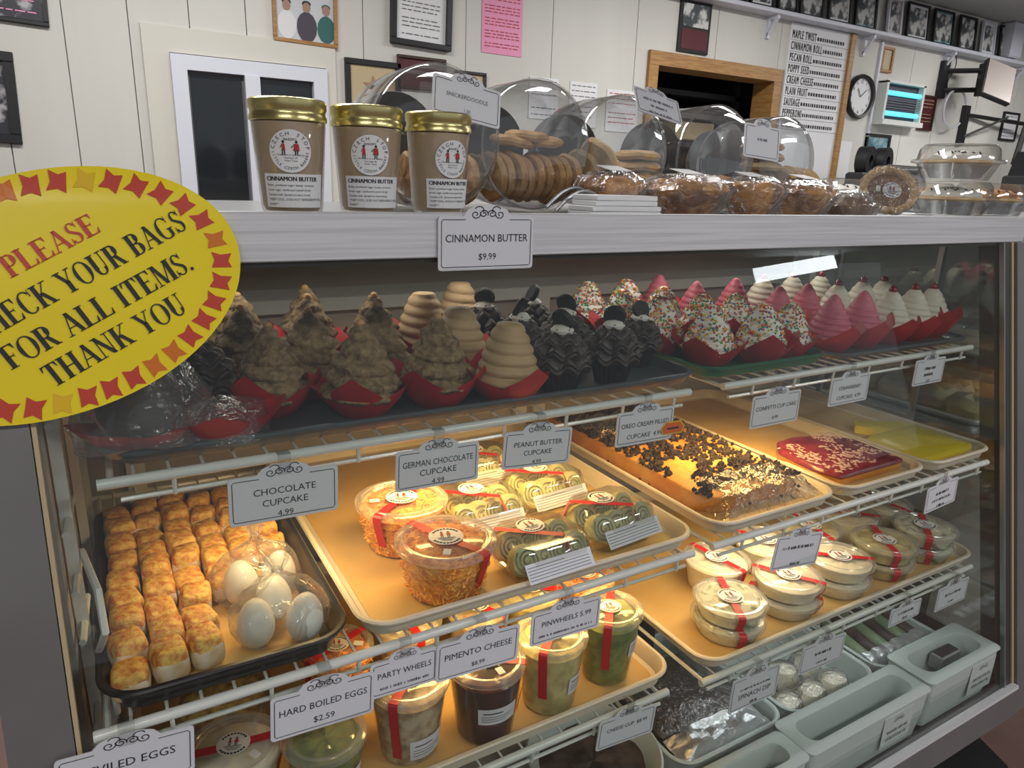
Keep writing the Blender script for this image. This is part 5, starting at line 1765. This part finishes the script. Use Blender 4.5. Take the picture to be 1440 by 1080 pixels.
def pie_box(label, x, y, z, s=1, crumb=False):
    t = thing('pie_clamshell', label, 'pie container', (x, y, z), (0, 0, -.35), 'clear pie clamshells')
    r = .085 * s
    fl = lambda a, rr, zz, k: (rr * (1 + (.018 * cos(26 * a) if k in (1, 2) else 0)), zz)
    sq = lambda f: (lambda a, rr, zz, k: (rr * (1 / max(abs(cos(a)), abs(sin(a)))) ** f * (1 + (.012 * cos(40 * a) if k in (1, 2, 3) else 0)), zz))
    MB().lathe([(.0005, 0), (r * .74, 0), (r * .80, .012), (r * .92, .036), (r * 1.06, .038), (r * 1.08, .041)], 80, fn=sq(.22)).build('base_shell', 'shell', t)
    MB().lathe([(r * 1.08, .042), (r * 1.05, .045), (r * .94, .046), (r * .88, .070), (r * .80, .079), (.0005, .080)], 80, fn=sq(.22)).build('lid_shell', 'shell', t)
    MB().lathe([(.0005, .004), (r * .6, .004), (r * .80, .032), (r * .86, .034)], 60, fn=lambda a, rr, zz, k: (rr * (1 + .02 * cos(30 * a)), zz)).build('foil_pan', 'foil', t)
    MB().lathe([(.0005, .03), (r * .78, .032), (r * .84, .038), (r * .80, .044), (.0005, .040)], 60, fn=lambda a, rr, zz, k: (rr * (1 + .015 * sin(20 * a)), zz)).build('crust', 'crust', t)
    MB().lathe([(r * .76, .042), (r * .74, .052), (r * .5, .060), (r * .2, .064), (.0005, .064)], 40, fn=lambda a, rr, zz, k: (rr, zz + .003 * sin(6 * a + k * 2))).build('cream_top', 'muffin' if crumb else 'white_cream', t)
    mb = MB()
    rnd = random.Random(int(x * 100))
    for k in range(26):
        a, q = rnd.uniform(0, 6.28), r * .65 * sqrt(rnd.random())
        mb.sphere(.003, T=TR(q * cos(a), q * sin(a), .064 - q * .08, rnd.random(), rnd.random(), 0, (1.6, 1, .6)), n=6, m=4)
    mb.build('chocolate_shavings', 'choc_chip', t, kind='stuff')
    return t


pie_box('clear clamshell holding a cream pie, lower of the two stacked', 1.775, .985, TOP + .002)
pie_box('clear clamshell holding a cream pie, upper of the two stacked', 1.775, .985, TOP + .084)
pie_box('clear clamshell of crumb-topped pie at the end of the case top', 2.02, 1.02, TOP + .002, 1.0, True)
pie_box('second clear clamshell of crumb pie behind the end one', 2.10, 1.25, TOP + .002, 1.0, True)
pie_box('clear clamshell half hidden behind the stacked cream pies', 1.72, 1.23, TOP + .002, .95)

# ---------------------------------------------------------------- bins and trays on the case deck
D = .2225


def food_bin(label, x0, x1, y0, y1, z0, z1, hole, lines):
    t = thing('food_bin', label, 'food bin', ((x0 + x1) / 2, (y0 + y1) / 2, z0), group='grey-green bins along the deck')
    a, b, h = (x1 - x0) / 2, (y1 - y0) / 2, z1 - z0
    n_ = 6
    outer = lambda i, z, r: rrect(-a + i, a - i, -b + i, b - i, r, z, n_)
    hx, hy = a - .026, b * .60
    hole_ = lambda z, i=0: rrect(-hx + i, hx - i, -hy + i, hy - i, hy * .85 - i, z, n_)
    MB().loft([outer(.01, 0, .012), outer(.004, h * .5, .012), outer(.001, h - .006, .014), outer(-.002, h - .004, .014), outer(-.002, h - .001, .014), outer(0, h, .014), hole_(h), hole_(h - .003, .002), hole_(.012, .006)], cap=(1, 1)).build('shell', 'bin', t)
    lo = MB().box(a * .18, a * .18 + .095, -b + .0005, -b + .0015, h * .22, h * .86).build('paper_label', 'bin', t, smooth=0)
    T = TR(a * .18 + .0475, -b - .0005, 0)
    m = ornament(0, 1.0, h * .74, T)
    rr_ = random.Random(int(x0 * 100))
    for k in range(2):
        x_ = -.034
        while x_ < .034:
            e_ = x_ + rr_.uniform(.001, .0022)
            m.box(x_, e_, -.0001, 0, h * .50 - .016 * k, h * .50 - .016 * k + rr_.uniform(.005, .0075), T=T)
            x_ = e_ + rr_.choice([.0012, .0014, .0045])
    m.build('lettering', 'ink_soft', lo, smooth=0)
    return t


food_bin('grey-green bin of the deck front below the cheese cup tag', .66, .995, .602, .675, D, .335, 0, ['EGG ROLLS', '3.99'])
food_bin('grey-green bin in the middle of the deck front', 1.0, 1.37, .603, .690, D, .335, 0, ['SAUSAGE', 'ROLLS 4.99'])
food_bin('grey-green bin at the far end of the deck front', 1.375, 1.64, .606, .708, D, .340, 0, ['BOLOGNA &', 'CHEESE'])
t = thing('sliced_stack', 'dark square pat of food inside the far grey-green bin', 'food', (1.53, .665, D + .07))
MB().cbox(-.035, .035, -.014, .014, 0, .035, .003).build('slab', 'steel', t)
MB().cbox(-.03, .03, -.012, .012, .035, .039, .002).build('top_slice', 'soft_black', t)


def deck_tray(label, x0, x1, y0, y1, z, h, m, name='deep_tray'):
    return tray(label, x0, x1, y0, y1, z, h, m, .010, name)


deck_tray('deep black tray holding the foil-covered food', .80, 1.085, .715, 1.05, D, .075, 'bin')
crumple('foil_cover', 'crumpled foil strip in the deck tray under the spinach dip tag', 'foil', .83, 1.06, .735, .80, D + .055, .02, 'foil', 21, .010, 30)
crumple('film_cover', 'clear film stretched over the dark food behind the foil strip', 'plastic wrap', .83, 1.06, .80, 1.03, D + .06, .01, 'wrap', 23, .006, 24)
t = thing('dark_roast', 'dark food lying under film in the deck tray', 'food', (.945, .90, D + .004))
MB().loft([[(x * s, y * s, z) for x, y in [(-.1, -.1), (.1, -.09), (.11, .1), (-.1, .1)]] for s, z in ((1, 0), (1, .04), (.85, .052))]).build('roast', 'dark_food', t)
deck_tray('grey deck tray of film-wrapped pale rolls', 1.10, 1.385, .715, 1.05, D, .065, 'bin')
rnd = random.Random(6)
for i in range(6):
    x, y = 1.145 + .075 * (i % 3), .765 + .075 * (i // 3)
    t = thing('wrapped_roll', 'pale film-wrapped roll in the deck tray, %s along, %s' % (ORD[i % 3], 'front row' if i < 3 else 'rear row'), 'roll', (x, y, D + .005), (0, 0, rnd.uniform(-.5, .5)), 'wrapped rolls on the deck')
    MB().lathe([(.0005, 0), (.026, .004), (.033, .025), (.024, .046), (.0005, .053)], 20, T=TR(s=(1.15, .9, 1))).build('roll', 'dip_cream', t)
    MB().lathe([(.0005, .0), (.030, .002), (.038, .025), (.028, .052), (.0005, .060)], 26, T=TR(s=(1.15, .9, 1)), fn=lambda a, r, z, k: (r * (1 + .08 * sin(6 * a + k)), z)).build('film', 'wrap', t)
deck_tray('clear-rimmed deck tray of dark green wraps at the far end', 1.40, 1.66, .72, 1.0, D, .06, 'bin')
for i in range(6):
    x = 1.43 + .037 * i
    t = thing('green_wrap', 'dark green wrapped roll in the far deck tray, %s along' % ORD[i], 'roll', (x, .82, D + .05), (0, 0, R(-12)), 'green rolls on the deck')
    MB().tube([(0, -.07, 0), (0, -.06, 0), (0, .08, 0), (0, .09, 0)], [.010, .017, .017, .010], 12).build('roll', 'green_can' if i % 2 == 0 else 'dark_food', t)
    MB().lathe([(.0005, -.004), (.013, 0), (.018, .012), (.0185, .03)], 14, T=TR(0, -.074, 0, rx=R(-90)), fn=lambda a, r, z, k: (r * (1 + .1 * sin(5 * a)), z)).build('film_end', 'foil', t)
t = thing('round_bowl', 'shallow grey bowl of brown food below the cheese cup tag', 'bowl', (.665, .80, .27))
MB().lathe([(.0005, 0), (.09, .002), (.118, .055), (.122, .06), (.118, .062), (.108, .052), (.085, .008), (.0005, .006)], 40).build('bowl', 'bin', t)
MB().lathe([(.0005, .035), (.08, .033), (.100, .028)], 30, fn=lambda a, r, z, k: (r, z + .005 * sin(5 * a + k))).build('food', 'dark_food', t)
tagit(MB().cbox(.545, .80, .69, .93, D + .0005, .269, .004).build('riser_block', 'liner_dark'), 'dark riser block under the shallow grey bowl on the deck', 'riser')
# dark hanging divider under the lower shelf
tagit(MB().cbox(.76, .93, .95, .97, D + .08, .49, .002).build('divider_panel', 'black'), 'black divider panel standing behind the foil-covered food', 'divider')
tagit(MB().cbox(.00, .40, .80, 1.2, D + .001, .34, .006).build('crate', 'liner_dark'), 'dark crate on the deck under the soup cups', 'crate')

# ---------------------------------------------------------------- neighbouring case seen through the end glass
nb = thing('side_case', 'neighbouring case with pastry shelves seen through the end glass', 'display case', (2.15, 1.1, 0))
MB().cbox(-.25, .75, -.27, .35, 1.225, 1.249, .002).build('countertop', 'steel', nb)
MB().box(-.24, .74, -.20, .34, .0, .45).build('base_cabinet', 'liner_dark', nb)
MB().box(-.24, .74, .32, .34, .45, 1.225).build('rear_wall', 'liner', nb)
MB().box(.72, .74, -.20, .32, .45, 1.225).build('end_wall', 'liner', nb)
MB().cbox(-.24, .72, -.22, .32, .695, .705).build('shelf', 'chrome', nb)
MB().cbox(-.24, .72, -.22, .32, .905, .912).build('shelf', 'wire', nb)
tray('foil tray heaped with pastries in the neighbouring case', 1.96, 2.55, .90, 1.38, .7055, .02, 'foil', name='foil_tray')
rnd = random.Random(12)
pp = None
k = 0
for j in range(4):
    for i in range(5):
        x, y = 2.03 + .11 * i + .03 * (j % 2), .96 + .11 * j
        if pp is None:
            pp = thing('pastry', '-', 'pastry')
            MB().lathe([(.0005, 0), (.05, .005), (.058, .03), (.04, .055), (.0005, .062)], 20, T=TR(s=(1.1, .8, 1)), fn=lambda a, r, z, kk: (r * (1 + .08 * sin(3 * a + kk)), z + .004 * sin(5 * a))).build('dough', 'pastry', pp)
        place(pp, k > 0, (x, y, .712), rnd.uniform(0, 3), 'pale glazed pastry in the neighbouring case, %s row, %s along' % (ORD[j], ORD[i]), 'pastries in the neighbouring case', rnd.uniform(.9, 1.15))
        k += 1
for i, (x, y) in enumerate([(2.02, 1.0), (2.2, 1.02), (2.05, 1.2)]):
    t = thing('pastry_dome', 'clear plastic lidded tub on the upper shelf of the neighbouring case, %s' % ['nearest', 'second', 'behind'][i], 'food container', (x, y, .913), group='lidded tubs in the neighbouring case')
    MB().lathe([(.0005, 0), (.07, 0), (.08, .03), (.083, .032), (.07, .06), (.0005, .07)], 30, fn=lambda a, r, z, k: (r * (1 + .012 * sin(16 * a)), z)).build('shell', 'wrap', t)
    MB().lathe([(.0005, .003), (.06, .003), (.06, .03), (.0005, .04)], 20).build('food', 'cream', t)
